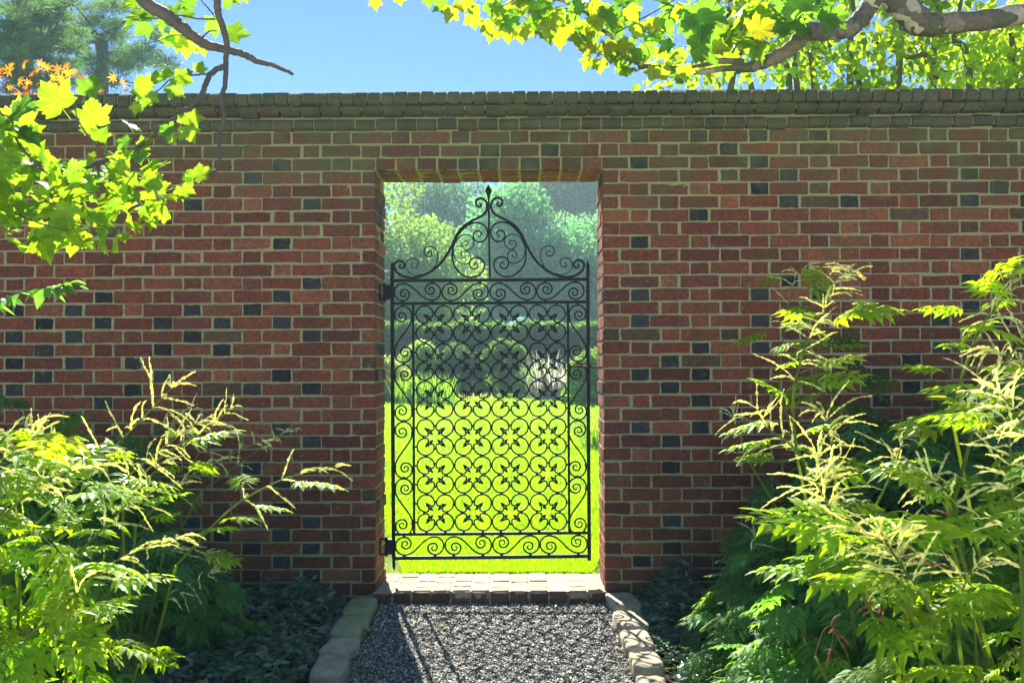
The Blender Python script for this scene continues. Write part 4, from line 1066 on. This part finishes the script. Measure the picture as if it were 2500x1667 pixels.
LR = [(100, 0, 80, 170, 1), (640, 60, 110, 200, 1), (660, 45, 130, 95, 1), (600, 10, 120, 240, 0), (800, 30, 90, 200, 1), (780, 100, 110, 170, 1), (880, 20, 130, 110, 0), (870, 150, 120, 150, 1), (960, 180, 110, 90, 1),
 (930, 210, 100, 200, 1), (1020, 190, 120, 170, 1), (1100, 200, 110, 160, 1), (1130, 210, 100, 110, 1), (1060, 120, 120, 190, 0), (1100, 70, 110, 240, 0), (1000, 90, 110, 270, 1), (1210, 130, 120, 190, 0), (1250, 100, 120, 110, 0),
 (1390, 150, 190, 175, 1), (1320, 150, 130, 195, 1), (1380, 80, 120, 180, 1), (1240, 20, 150, 190, 0), (1500, 190, 70, 70, 1), (1560, 210, 80, 110, 1), (1610, 380, 110, -10, 1), (1620, 410, 110, 215, 1), (1670, 420, 100, 170, 1),
 (1800, 290, 150, 150, 1), (1740, 300, 120, 190, 1), (1700, 170, 150, -60, 1), (1760, 120, 170, 150, 0), (1740, 60, 160, 170, 0), (1680, 20, 150, 200, 1), (1870, 60, 120, 140, 1), (1900, 230, 120, 60, 1), (2000, 170, 130, 110, 1),
 (2080, 140, 150, 200, 0), (2120, 100, 170, 150, 0), (2200, 70, 120, 120, 1), (1930, 340, 120, 200, 0), (1960, 380, 110, 170, 1), (2100, 470, 110, 160, 1), (2060, 480, 100, 200, 1), (2250, 480, 130, 190, 0), (2260, 470, 110, 165, 1),
 (2230, 380, 80, 240, 1), (2080, 400, 90, 30, 1), (2180, 300, 120, 240, 0), (2300, 140, 150, 130, 0), (1550, 20, 110, 240, 0), (1620, 30, 100, 180, 0), (480, -20, 80, 180, 0), (270, -30, 70, 170, 1), (750, 0, 90, 190, 1), (1150, 0, 120, 200, 1)]
for x, y, L, ang, c in LR: px_leaf(mb, 880 + x/2.868, y/2.868, 3.6 + rng.uniform(-.15, .15), L/2.868*.95, ang, CL[c] if c != 1 else (.22, .27, .018))
for p, n, s0 in [(tb[0], 14, .09), (tb[1], 14, .1), (tb[2], 10, .1), (tb[4], 30, .07), (tb[5], 10, .06), (tb[6], 14, .06), (tb[7], 16, .07), (tb[8], 8, .065)]:
    t = rng.uniform(0, 1, n)*(len(p)-1); P0 = p[t.astype(int)] + rng.normal(0, .05, (n, 3)); P0[:, 2] = np.maximum(P0[:, 2], 2.45)
    plane_leaves(mb, P0, s0*rng.uniform(.7, 1.15, n), CL[int(rng.random() < .6)])
for x, y, L, ang, c in [(620, 210, 60, 60, 3), (230, 300, 90, 80, 0), (370, 300, 40, 95, 3), (930, 90, 75, -30, 0), (960, 60, 60, 40, 0), (1050, 130, 75, 70, 0), (900, 60, 70, 10, 0), (350, 60, 80, 200, 0), (250, 40, 90, 160, 0)]:
    px_leaf(mb, 1600 + x/2.613, y/2.613, 3.4, L, ang, (.20, .20, .012) if c == 3 else CL[c])
mb.build('foliage', M_plane, pr, smooth=True)

# ================================================================== BEYOND THE WALL
KITE = (np.array([(0, 0, 0), (.33, .5, .05), (0, 1, -.05), (-.33, .5, .05)]), np.array([(0, 1, 2), (0, 2, 3)]))
OV = leaflet(1, .62, 3, 0, .15, .2)
def puffs(mb, cs, rad, n, size, colr, tmpl=KITE, flat=1.0, vary=.35, hang=0., mat=None):
    """clumps of leaves round given centres, each clump with its own shade"""
    cs = np.asarray(cs); rad = np.broadcast_to(rad, (len(cs),)); K = len(cs)
    idx = rng.integers(0, K, n); d = rdir(n); rr = rng.uniform(.25, 1, n)**.45
    T = cs[idx] + d*(rad[idx]*rr)[:, None]*np.array([1, 1, flat])
    f = d + rng.normal(0, .7, (n, 3)) + np.array([0, 0, -hang]); up = d*.5 + rng.normal(0, .6, (n, 3)) + np.array([0, 0, .5])
    cb = rcol(colr, K, vary, .12)
    mb.inst(tmpl[0], tmpl[1], bases(f, up, size*rng.uniform(.6, 1.3, n)), T, cb[idx]*rng.uniform(.8, 1.2, (n, 1)))
def crown_centres(boxes, n, seed=0):
    """boxes: (px0, px1, py0, py1, d0, d1) regions of the photograph at real depths; weighted by area"""
    out = []; w = np.array([(b[1]-b[0])*(b[3]-b[2]) for b in boxes], float); w /= w.sum()
    for k in rng.choice(len(boxes), n, p=w):
        b = boxes[k]; out.append(PD(rng.uniform(b[0], b[1]), rng.uniform(b[2], b[3]), rng.uniform(b[4], b[5])))
    return np.array(out)
def far_tree(label, name, base_px, d, boxes, nclump, rad, n, size, colr, trunk_r=.25, group='trees beyond the lawn', forks=6, tcol=(.10, .085, .07), flat=.7, vary=.35, tmpl=KITE, mat=None):
    b = PD(base_px[0], 880, d); b = Vector((b.x, b.y, .33)); o = empty(name, tuple(b), label, 'tree', group)
    cs = crown_centres(boxes, nclump); mb = MB(); puffs(mb, cs, rad, n, size, colr, tmpl, flat, vary); mb.build('crown', mat or M_far, o)
    tb_ = MB(); top = cs[np.argmax(cs[:, 2])]; mid = cs.mean(0)
    p = catmull([np.array(b) - [0, 0, .4], np.array([b.x*.8+mid[0]*.2, b.y*.8+mid[1]*.2, b.z*.5+mid[2]*.5]), mid, (mid+top)/2], 6); tube(tb_, p, [trunk_r, trunk_r*.3], 8, tcol)
    for k in rng.choice(len(cs), min(len(cs), forks), replace=False):
        i = rng.integers(len(p)//3, len(p)-2); q = cs[k]; tube(tb_, catmull([p[i], (p[i]+q)/2 + rng.normal(0, .12, 3), q], 4), [trunk_r*.35, trunk_r*.08], 5, tcol)
    tb_.build('trunk', M_wood, o); return o

TG = 'trees beyond the lawn'
# through the doorway
far_tree('light yellow green tree filling the left of the doorway', 'broadleaf_tree', (985, 800), 38, [(800, 1010, 450, 800, 35, 40), (930, 1080, 560, 790, 36, 39), (960, 1130, 660, 790, 36, 38), (600, 930, 430, 800, 36, 41)],
         110, 1.2, 42000, .19, (.22, .33, .08), .26, vary=.3)
far_tree('tall dark tree behind the yellow green one, sky showing through its top', 'broadleaf_tree', (1090, 800), 56, [(1000, 1200, 420, 560, 54, 58), (1050, 1190, 540, 700, 55, 57), (1120, 1260, 480, 760, 54, 57)],
         46, 1.6, 22000, .24, (.10, .21, .13), .3, forks=22)
far_tree('large round blue green tree filling the right of the doorway', 'broadleaf_tree', (1330, 800), 47, [(1170, 1430, 560, 800, 44, 49), (1200, 1330, 480, 600, 45, 49), (1300, 1480, 600, 800, 43, 47), (1430, 1640, 560, 800, 44, 49)],
         120, 1.5, 52000, .23, (.13, .29, .18), .35, vary=.4)
far_tree('pale hazy tall tree rising behind the blue green one', 'broadleaf_tree', (1420, 800), 66, [(1280, 1500, 380, 560, 63, 69), (1440, 1600, 400, 620, 63, 69)],
         60, 2.2, 26000, .31, (.22, .25, .16), .35)
far_tree('dark low tree at the back between the two large trees', 'broadleaf_tree', (1150, 800), 52, [(1040, 1240, 640, 800, 50, 53)], 50, 1.3, 20000, .22, (.10, .23, .13), .25)
# clipped hedge
h = empty('clipped_hedge', tuple(PD(1200, 880, 27)), 'long clipped hedge with a sunlit top behind the shrubs', 'hedge'); h.location.z = .35
mb = MB(); n = 60000; a = PD(700, 850, 27); b = PD(1800, 850, 27); x = rng.uniform(a.x, b.x, n); u = rng.random(n); dy = rng.uniform(-.7, .7, n)
zt = PD(1200, 798, 27).z + .05*np.sin(x*3) + .04*np.sin(x*7); onz = rng.random(n) < .35
z = np.where(onz, zt+rng.normal(0, .05, n), rng.uniform(.35, 1, n)*0 + .35 + (zt-.35)*rng.random(n)); y = CAM.y + 27 + np.where(onz, dy, np.where(rng.random(n) < .85, -.7, .7) + rng.normal(0, .06, n))
mb.inst(KITE[0], KITE[1], bases(rdir(n), rdir(n, .2, 1), rng.uniform(.07, .14, n)), np.stack([x, y, z], 1), rcol((.11, .20, .05), n, .3)); 
box(mb, (a.x, CAM.y+26.5, .3), (b.x, CAM.y+27.5, float(zt.min())-.12), (.02, .035, .015)); mb.build('clipped_foliage', M_far, h)
# garden shrubs at the lawn end
def bush(label, px0, px1, py0, py1, d, n, size, colr, name='garden_shrub', rad=.28, nc=26, cat='shrub', group='shrubs at the end of the lawn', tmpl=OV):
    c = PD((px0+px1)/2, 880, d); zl = lawn_z(c.y) if c.y > 0 else .03; o = empty(name, (c.x, c.y, zl), label, cat, group)
    x0, x1 = PD(px0, py0, d).x, PD(px1, py0, d).x; zt = PD(px0, py0, d).z; W_ = (x1-x0)/2
    k = rdir(nc, -.3, 1); cs = np.array([(x0+x1)/2, c.y, zl]) + k*np.array([W_-rad*.5, W_*.8, max(.2, zt-zl-rad*.6)]); cs[:, 2] = np.maximum(cs[:, 2], zl+rad*.5)
    mb = MB(); puffs(mb, cs, rad, n, size, colr, tmpl, .8, .35); mb.build('foliage', M_far, o)
    mb = MB()
    for q in cs[:8]: tube(mb, [(c.x+rng.normal(0, .08), c.y, zl-.05), q], [.02, .006], 5, (.09, .07, .05))
    mb.build('stems', M_wood, o); return o
bush('pale variegated bush at the left end of the flower bed', 905, 1000, 868, 975, 21.5, 9000, .075, (0.400, 0.400, 0.224))
bush('light green bush behind the iris leaves', 960, 1085, 835, 950, 23, 11000, .075, (0.288, 0.400, 0.128))
bush('dark brown green rounded bush in the middle of the bed', 1060, 1185, 838, 965, 23, 15000, .065, (0.08, 0.15, 0.06))
bush('dark bush with yellowish leaf tips right of the middle', 1160, 1300, 830, 960, 23.5, 16000, .065, (0.12, 0.20, 0.06))
bush('small green bush under the white plumes', 1290, 1370, 890, 962, 22, 7000, .06, (0.160, 0.272, 0.096))
bush('leafy green bush at the right end of the bed', 1385, 1500, 858, 975, 20, 12000, .08, (0.192, 0.352, 0.080))
bush('tall green bush close behind the right jamb of the doorway', 1440, 1600, 820, 975, 21, 12000, .08, (0.144, 0.272, 0.080))
bush('leafy bush half hidden behind the left jamb of the doorway', 800, 925, 850, 985, 20.5, 10000, .08, (0.256, 0.384, 0.112))
def blades(label, name, px, py, d, n, H, W_, colr, cat, spread=.3, lean=.5, mat=None, group=None, z=None):
    c = PD(px, py, d); zl = lawn_z(c.y); o_mb = MB()
    for i in range(n):
        a = rng.uniform(0, 6.28); r_ = spread*rng.random()**.5; b = np.array([c.x+r_*math.cos(a), c.y+r_*math.sin(a)*.6, zl]); Hh = H*rng.uniform(.55, 1.1); ln = lean*rng.uniform(.2, 1.2)*Hh
        dirn = np.array([math.cos(a+rng.normal(0, .6)), math.sin(a), 0]); t = np.linspace(0, 1, 5); P_ = b + np.outer(t**1.7, dirn*ln) + np.outer(t-.28*t**3*lean, [0, 0, Hh])
        s_ = np.cross(dirn, [0, 0, 1.]); ww = W_*np.array([.8, 1, .9, .6, .08])[:, None]; v = np.concatenate([P_+s_*ww, P_-s_*ww])
        o_mb.add(v, [(k, k+1, k+6, k+5) for k in range(4)], np.array(colr)*rng.uniform(.7, 1.25))
    return tag(o_mb.build(name, mat or M_grass, origin=(c.x, c.y, zl)), label, cat, group)
for k, (x, d) in enumerate(((985, 20.3), (1015, 20.0), (1045, 19.8), (1080, 19.9))):
    blades(('iris clump furthest left, beside the pale variegated bush', 'second iris clump from the left at the lawn edge', 'bright iris clump at the lawn edge in front of the light green bush', 'iris clump furthest right, in front of the dark bush')[k], 'iris_clump', x, 950, d, 60, .75, .016, (.17, .28, .06), 'iris', .35, .35, group='iris clumps at the lawn edge')
o = blades('tall feathery grass with whitish lavender plumes in the bed', 'plume_grass', 1345, 940, 21.6, 130, 1.3, .012, (.60, .57, .62), 'grass clump', .60, .45, M_plume)
blades('second clump of whitish feathery plumes, lower and further right', 'plume_grass', 1395, 940, 21.2, 90, .95, .012, (.5, .52, .5), 'grass clump', .35, .5, M_plume)
blades('arching pale ornamental grass tuft on the lawn by the right jamb', 'ornamental_grass', 1460, 1100, 11.5, 260, .55, .006, (.24, .33, .13), 'grass clump', .22, .9)
blades('low silvery edging plant along the far lawn edge', 'edging_plant', 1140, 955, 21.3, 160, .22, .012, (.30, .34, .28), 'plant', .9, .6)
# parasol
um = empty('garden_parasol', tuple(PD(1276, 880, 30)), 'aqua green parasol canopy showing above the hedge', 'parasol'); um.location.z = .36
c = PD(1276, 771, 30); e = PD(1228, 797, 30); Rr = abs(e.x-c.x)*1.02; mb = MB(); vs = [(c.x, c.y, c.z)]; m = 8
for k in range(m):
    a = 2*math.pi*k/m + .2; vs.append((c.x+Rr*.5*math.cos(a), c.y+Rr*.5*math.sin(a), c.z*.56+e.z*.44+.02)); 
for k in range(m):
    a = 2*math.pi*k/m + .2; vs.append((c.x+Rr*math.cos(a), c.y+Rr*math.sin(a), e.z))
for k in range(m):
    a = 2*math.pi*k/m + .2; vs.append((c.x+Rr*math.cos(a), c.y+Rr*math.sin(a), e.z-.10))
mb.add(vs, [(0, 1+k, 1+(k+1) % m) for k in range(m)], (.09, .42, .36)); mb.f.append(np.array([(1+k, 1+m+k, 1+m+(k+1) % m, 1+(k+1) % m) for k in range(m)] + [(1+m+k, 1+2*m+k, 1+2*m+(k+1) % m, 1+m+(k+1) % m) for k in range(m)])); mb.c.append(np.tile((.09, .42, .36), (2*m, 1)))
mb.build('canopy', M_fabric, um); mb = MB(); tube(mb, [(c.x, c.y, .3), (c.x, c.y, c.z+.06)], .025, 8, (.3, .2, .12)); mb.build('pole', M_wood, um)
# white garden pavilion and pale house glimpsed beyond
pv = empty('garden_pavilion', tuple(PD(1165, 880, 34)), 'small white roofed pavilion glimpsed over the hedge', 'pavilion'); pv.location.z = .36
c = PD(1165, 786, 34); w = .55; mb = MB(); mb.add([(c.x-w, c.y-w, c.z-.28), (c.x+w, c.y-w, c.z-.28), (c.x+w, c.y+w, c.z-.28), (c.x-w, c.y+w, c.z-.28), (c.x, c.y, c.z+.05)], [(0, 1, 4), (1, 2, 4), (2, 3, 4), (3, 0, 4)], (.75, .75, .74)); mb.build('roof', M_paint, pv)
for sx in (-1, 1):
    for sy in (-1, 1): mb = MB(); box(mb, (c.x+sx*(w-.1)-.05, c.y+sy*(w-.1)-.05, .3), (c.x+sx*(w-.1)+.05, c.y+sy*(w-.1)+.05, c.z-.281), (.75, .75, .74)); mb.build('post', M_paint, pv)
hs = empty('house', tuple(PD(900, 880, 36)), 'pale house corner just visible past the left jamb of the doorway', 'house'); hs.location.z = .36
a, b = PD(830, 860, 36), PD(951, 772, 36); mb = MB(); box(mb, (a.x-2, a.y, .2), (b.x, a.y+5, b.z-.15), (.72, .74, .78)); mb.build('wall', M_paint, hs)
mb = MB(); mb.add([(a.x-2.2, a.y-.2, b.z-.149), (b.x+.15, a.y-.2, b.z-.149), (b.x+.15, a.y+5.2, b.z-.149), (a.x-2.2, a.y+5.2, b.z-.149), (a.x-2.2, a.y+2.5, b.z+.35), (b.x+.15, a.y+2.5, b.z+.35)], [(0, 1, 5, 4), (2, 3, 4, 5)], (.25, .25, .27)); mb.build('roof', M_paint, hs)

# grass blades on the lawn
n1 = 150000; u = rng.random(n1); y = .41 + 21*u**2.6; spread = .35 + y*.17
x = rng.uniform(-1, 1, n1)*spread*1.25 - .12 - y*.02
z = np.array([.03 + max(0, q-1)*.0165 for q in y]); sc2 = 1 + y*.16
f = np.stack([rng.normal(0, .45, n1), rng.normal(0, .45, n1), np.ones(n1)], 1)
BL = (np.array([(-.09, 0, 0), (.09, 0, 0), (.05, .6, .06), (0, 1, .2), (-.05, .6, .06)]), np.array([(0, 1, 2), (0, 2, 4), (4, 2, 3)]))
mb = MB(); mb.inst(BL[0], BL[1], bases(f, rdir(n1, -.3, .3), rng.uniform(.018, .044, n1)*sc2**.55), np.stack([x, y, z], 1), rcol((.23, .36, .02), n1, .5, .12))
tag(mb.build('grass', M_grass), 'short bright green sunlit grass blades of the lawn beyond the doorstep', 'grass', kind='stuff')

# ---- above the wall, right: leafy thicket
th = empty('leafy_tree', tuple(PD(2050, 880, 7.5)), 'dense small leaved tree with several stems rising behind the right of the wall', 'tree'); th.location.z = 0
cs = []
while len(cs) < 210:
    x, y, d = rng.uniform(1610, 2750), rng.uniform(-260, 235), rng.uniform(6.4, 8.6)
    lim = 1690 + (max(0, 120-y))*.15 + 60*math.sin(y*.03)
    if x < lim and rng.random() < .75: continue
    cs.append(PD(x, y, d))
mb = MB(); HEART = leaflet(1, .78, 4, 0, .1, .25)
puffs(mb, np.array(cs), .28, 9500, .078, (.19, .30, .03), HEART, 1, .3, hang=.8); mb.build('crown', M_leaf, th)
mb = MB()
for pts in ([(1735, 300), (1790, 180), (1850, 60), (1880, -120)], [(2080, 260), (2075, 130), (2085, 40), (2060, -150)], [(2160, 260), (2200, 100), (2215, -20), (2260, -160)], [(1925, 250), (1925, 190), (1880, 120), (1850, 90)],
            [(2370, 260), (2365, 165), (2330, 100), (2335, 60), (2360, -60)], [(2365, 170), (2290, 175), (2215, 140), (2130, 100)], [(2120, 260), (2100, 210), (2030, 140)], [(2000, 260), (1985, 180), (1960, 120)], [(2500, 140), (2470, 100), (2465, 60)],
            [(1900, 215), (1830, 195), (1800, 180)], [(2275, 250), (2280, 130), (2300, -60)], [(1985, 240), (1940, 160), (1925, 0)]):
    q = [np.array(PD(x, y, 7.4)) for x, y in pts]; q[0][2] = min(q[0][2], 2.2); tube(mb, catmull(q, 6), [.035, .012], 7, (.16, .13, .09)); 
    tube(mb, [q[0], (q[0][0], q[0][1], 0)], [.035, .045], 7, (.16, .13, .09))
for k in range(70):
    q = np.array(cs[rng.integers(0, len(cs))]); r_ = np.array(cs[rng.integers(0, len(cs))]); 
    if np.linalg.norm(q-r_) < 1.2: tube(mb, catmull([q, (q+r_)/2+rng.normal(0, .1, 3), r_], 4), [.008, .003], 4, (.12, .10, .07))
mb.build('stems', M_wood, th)
far_tree('yellow green tree top glimpsed behind the thicket at the right edge', 'broadleaf_tree', (2500, 200), 16, [(2250, 2900, 60, 400, 15, 18)], 60, .6, 15000, .10, (.22, .27, .06), .2)

# ---- above the wall, left: pines and orange maple
kk = 1/5.6
def pine(label, limbs, d, clumps, seed_rad=.30, group='pines behind the left of the wall'):
    b = PD(limbs[0][0][0], 880, d); o = empty('pine_tree', (b.x, b.y, .1), label, 'tree', group)
    tb_ = MB(); paths = []
    for k, (*pts, r0) in enumerate(limbs):
        q = [np.array(PD(x, y, d + rng.normal(0, .25)*(k > 0))) for x, y in pts]
        if k == 0: q[0][2] = .05
        p = catmull(q, 7); paths.append(p); tube(tb_, p, [r0, r0*.45], 7, (.075, .065, .06))
    tb_.build('trunk', M_wood, o); cs = []
    for (x0, x1, y0, y1, n) in clumps:
        for _ in range(n):
            x, y = rng.normal((x0+x1)/2, (x1-x0)/3.6)*kk, rng.normal((y0+y1)/2, (y1-y0)/3.6)*kk; cs.append(PD(x, y, d+rng.normal(0, .9)))
    cs = np.array(cs); mb = MB(); nd = (np.array([(-.07, 0, 0), (.07, 0, 0), (.02, 1, 0), (-.02, 1, 0)]), np.array([(0, 1, 2, 3)]))
    n = len(cs)*120; idx = rng.integers(0, len(cs), n); dd = rdir(n, -.35, 1); T = cs[idx] + dd*rng.uniform(.05, .75, (n, 1))*seed_rad*np.array([1.3, 1.3, .6])
    cb = rcol((.085, .15, .075), len(cs), .45, .1)
    mb.inst(nd[0], nd[1], bases(dd+rng.normal(0, .3, (n, 3)), rdir(n), rng.uniform(.09, .17, n)), T, cb[idx]); mb.build('crown', M_far, o)
    for q in cs[rng.choice(len(cs), 60)]: pass
def s4(*p): return [(x*kk, y*kk) for x, y in p]
pine('blue green pine with an open crown behind the plane tree twig', [(*s4((1400, 1500), (1400, 950), (1380, 700), (1330, 520), (1270, 420)), .17), (*s4((1340, 520), (1500, 440), (1660, 340), (1790, 220)), .08), (*s4((1420, 750), (1560, 720), (1700, 700)), .07),
      (*s4((1330, 570), (1180, 580), (1000, 560)), .06), (*s4((1380, 880), (1150, 880), (1000, 860)), .05), (*s4((1290, 450), (1170, 450)), .05), (*s4((1270, 430), (1180, 260), (1000, 60)), .04)], 22,
     [(1100, 1400, 200, 450, 10), (1450, 1700, 430, 620, 9), (1600, 2050, 640, 960, 26), (1000, 1350, 760, 1000, 12), (950, 1200, 380, 560, 9), (1400, 1750, 800, 1000, 10), (1500, 1700, 300, 420, 5), (1250, 1800, 10, 180, 20), (1900, 2300, 60, 200, 8), (2000, 2350, 400, 640, 9),
      (2050, 2350, 800, 950, 8), (1000, 1700, 1000, 1250, 14)])
pine('yellower green pine reaching out of the upper left corner of the photo', [(*s4((-900, 1500), (-700, 700), (-300, 520), (0, 520), (300, 440), (620, 200), (900, 60), (1100, -80)), .13), (*s4((0, 590), (300, 490), (620, 450), (960, 410)), .07), (*s4((300, 490), (520, 620), (760, 680)), .06)], 17,
     [(100, 1000, -50, 300, 40), (120, 500, 300, 480, 14), (500, 1100, 380, 560, 20), (0, 450, 600, 950, 26), (350, 850, 560, 720, 10), (600, 900, 800, 950, 8), (0, 500, 950, 1250, 22), (850, 1100, 620, 760, 7), (-400, 0, 200, 900, 30), (150, 300, 120, 240, 5), (600, 900, 1000, 1250, 10)], .22)
jm = empty('japanese_maple', tuple(PD(100, 880, 5.6)), 'orange leaved maple tips showing over the coping at the left', 'tree'); jm.location.z = 0
mb = MB(); sl_ = star_leaf(); tb_ = MB()
for (x, y, s_) in [(25, 175, 26), (60, 160, 18), (45, 200, 26), (75, 185, 18), (95, 172, 20), (100, 160, 18), (60, 215, 16), (110, 165, 22), (125, 190, 22), (95, 205, 20), (70, 205, 16), (145, 172, 24), (160, 165, 22), (175, 180, 20), (150, 195, 26), (190, 185, 28), (200, 210, 26), (160, 180, 24),
                 (150, 225, 18), (280, 190, 22), (298, 205, 20), (305, 222, 24), (10, 205, 20), (-10, 190, 22), (120, 215, 24), (185, 175, 18), (20, 215, 20), (60, 150, 14), (240, 222, 18), (95, 215, 20), (30, 160, 16), (215, 195, 20), (0, 170, 18), (-30, 210, 24)]:
    s2 = s_*5.6/FPX*.85; a = rng.uniform(-1.2, 1.2); f = np.array([[math.sin(a), rng.normal(0, .3), math.cos(a)*.6-.2]]); c = PD(x, y, 5.6+rng.normal(0, .2))
    mb.inst(sl_[0], sl_[1], bases(f, np.array([[rng.normal(0, .3), -1, rng.uniform(-.2, .9)]]), s2), np.array([c]), rcol((.58, .30, .03), 1, .2, .1)*np.array([1, rng.uniform(.7, 1.3), 1]))
    b = PD(x+rng.normal(0, 12), 262, 5.6); tube(tb_, catmull([b, (np.array(b)+np.array(c))/2 + rng.normal(0, .02, 3), c], 3), [.0025, .001], 4, (.16, .05, .03))
for k in range(260):
    c = PD(rng.uniform(-80, 210), rng.uniform(225, 330), 5.6+rng.normal(0, .3)); mb.inst(sl_[0], sl_[1], bases(rdir(1), np.array([[0, -.6, .8]]), .055), np.array([c]), rcol((.5, .22, .03), 1, .25, .1))
mb.build('foliage', M_maple, jm)
g = PD(100, 880, 5.6)
for x in (-30, 40, 110, 180, 300): q = PD(x, 262, 5.6); tube(tb_, catmull([(g.x, g.y, 0), (g.x*.7+q.x*.3, g.y, 1.4), q], 5), [.02, .004], 6, (.14, .07, .05))
tb_.build('stems', M_wood, jm)
# terrace added unseen behind the camera, bouncing sun onto the shaded wall
mb = MB(); box(mb, (-16, -30, -.06), (16, -3.7, .012), (.74, .70, .62))
tag(mb.build('bounce_slab', attr_mat('bounce_surface', .8, 60, .3, .2, var=.12)), kind='structure')

# ---- the hazy air between the camera and the far trees
mb = MB(); box(mb, (-90, -40, -1.5), (90, 70, 17.0))
m, nt, nn, ln = new_mat('haze_air'); vol = nn.new('ShaderNodeVolumePrincipled'); o_ = nn.new('ShaderNodeOutputMaterial')
vol.inputs['Color'].default_value = (.62, .95, 1.0, 1); vol.inputs['Density'].default_value = .0021; vol.inputs['Anisotropy'].default_value = .25
ln.new(vol.outputs[0], o_.inputs['Volume'])
tag(mb.build('haze', m), 'thin bright summer haze over the garden', 'haze', kind='stuff')

# ================================================================== LIGHT
SUN_AZ, SUN_EL = R(14.5), R(39.5)      # behind the wall, to the left
to_sun = Vector((-math.sin(SUN_AZ)*math.cos(SUN_EL), math.cos(SUN_AZ)*math.cos(SUN_EL), math.sin(SUN_EL)))
sl = bpy.data.lights.new('sun', 'SUN'); sl.energy = 5.0; sl.angle = R(.53); sl.color = (1, .95, .86)
so = bpy.data.objects.new('sun', sl); col.objects.link(so); so.rotation_euler = to_sun.to_track_quat('Z', 'Y').to_euler()
wd = bpy.data.worlds.new('World'); sc.world = wd; wd.use_nodes = True; nt = wd.node_tree
bg = nt.nodes['Background']; sky = nt.nodes.new('ShaderNodeTexSky'); sky.sky_type = 'NISHITA'; sky.sun_disc = False
sky.sun_elevation = SUN_EL; sky.sun_rotation = -SUN_AZ; sky.air_density = 0.85; sky.dust_density = 0.0; sky.ozone_density = 10.0; sky.altitude = 0
nt.links.new(sky.outputs[0], bg.inputs[0]); bg.inputs[1].default_value = 0.054
sc.view_settings.view_transform = 'Standard'; sc.view_settings.look = 'None'; sc.view_settings.exposure = 1.7; sc.view_settings.gamma = 1
sc.render.film_transparent = False
sc.cycles.max_bounces = 8; sc.cycles.diffuse_bounces = 4; sc.cycles.transmission_bounces = 6; sc.cycles.transparent_max_bounces = 6
sc.cycles.caustics_reflective = False; sc.cycles.caustics_refractive = False
sc.cycles.sample_clamp_indirect = 6
try:
    sc.cycles.use_denoising = True; sc.cycles.denoiser = 'OPENIMAGEDENOISE'; sc.cycles.denoising_prefilter = 'ACCURATE'
except Exception: pass
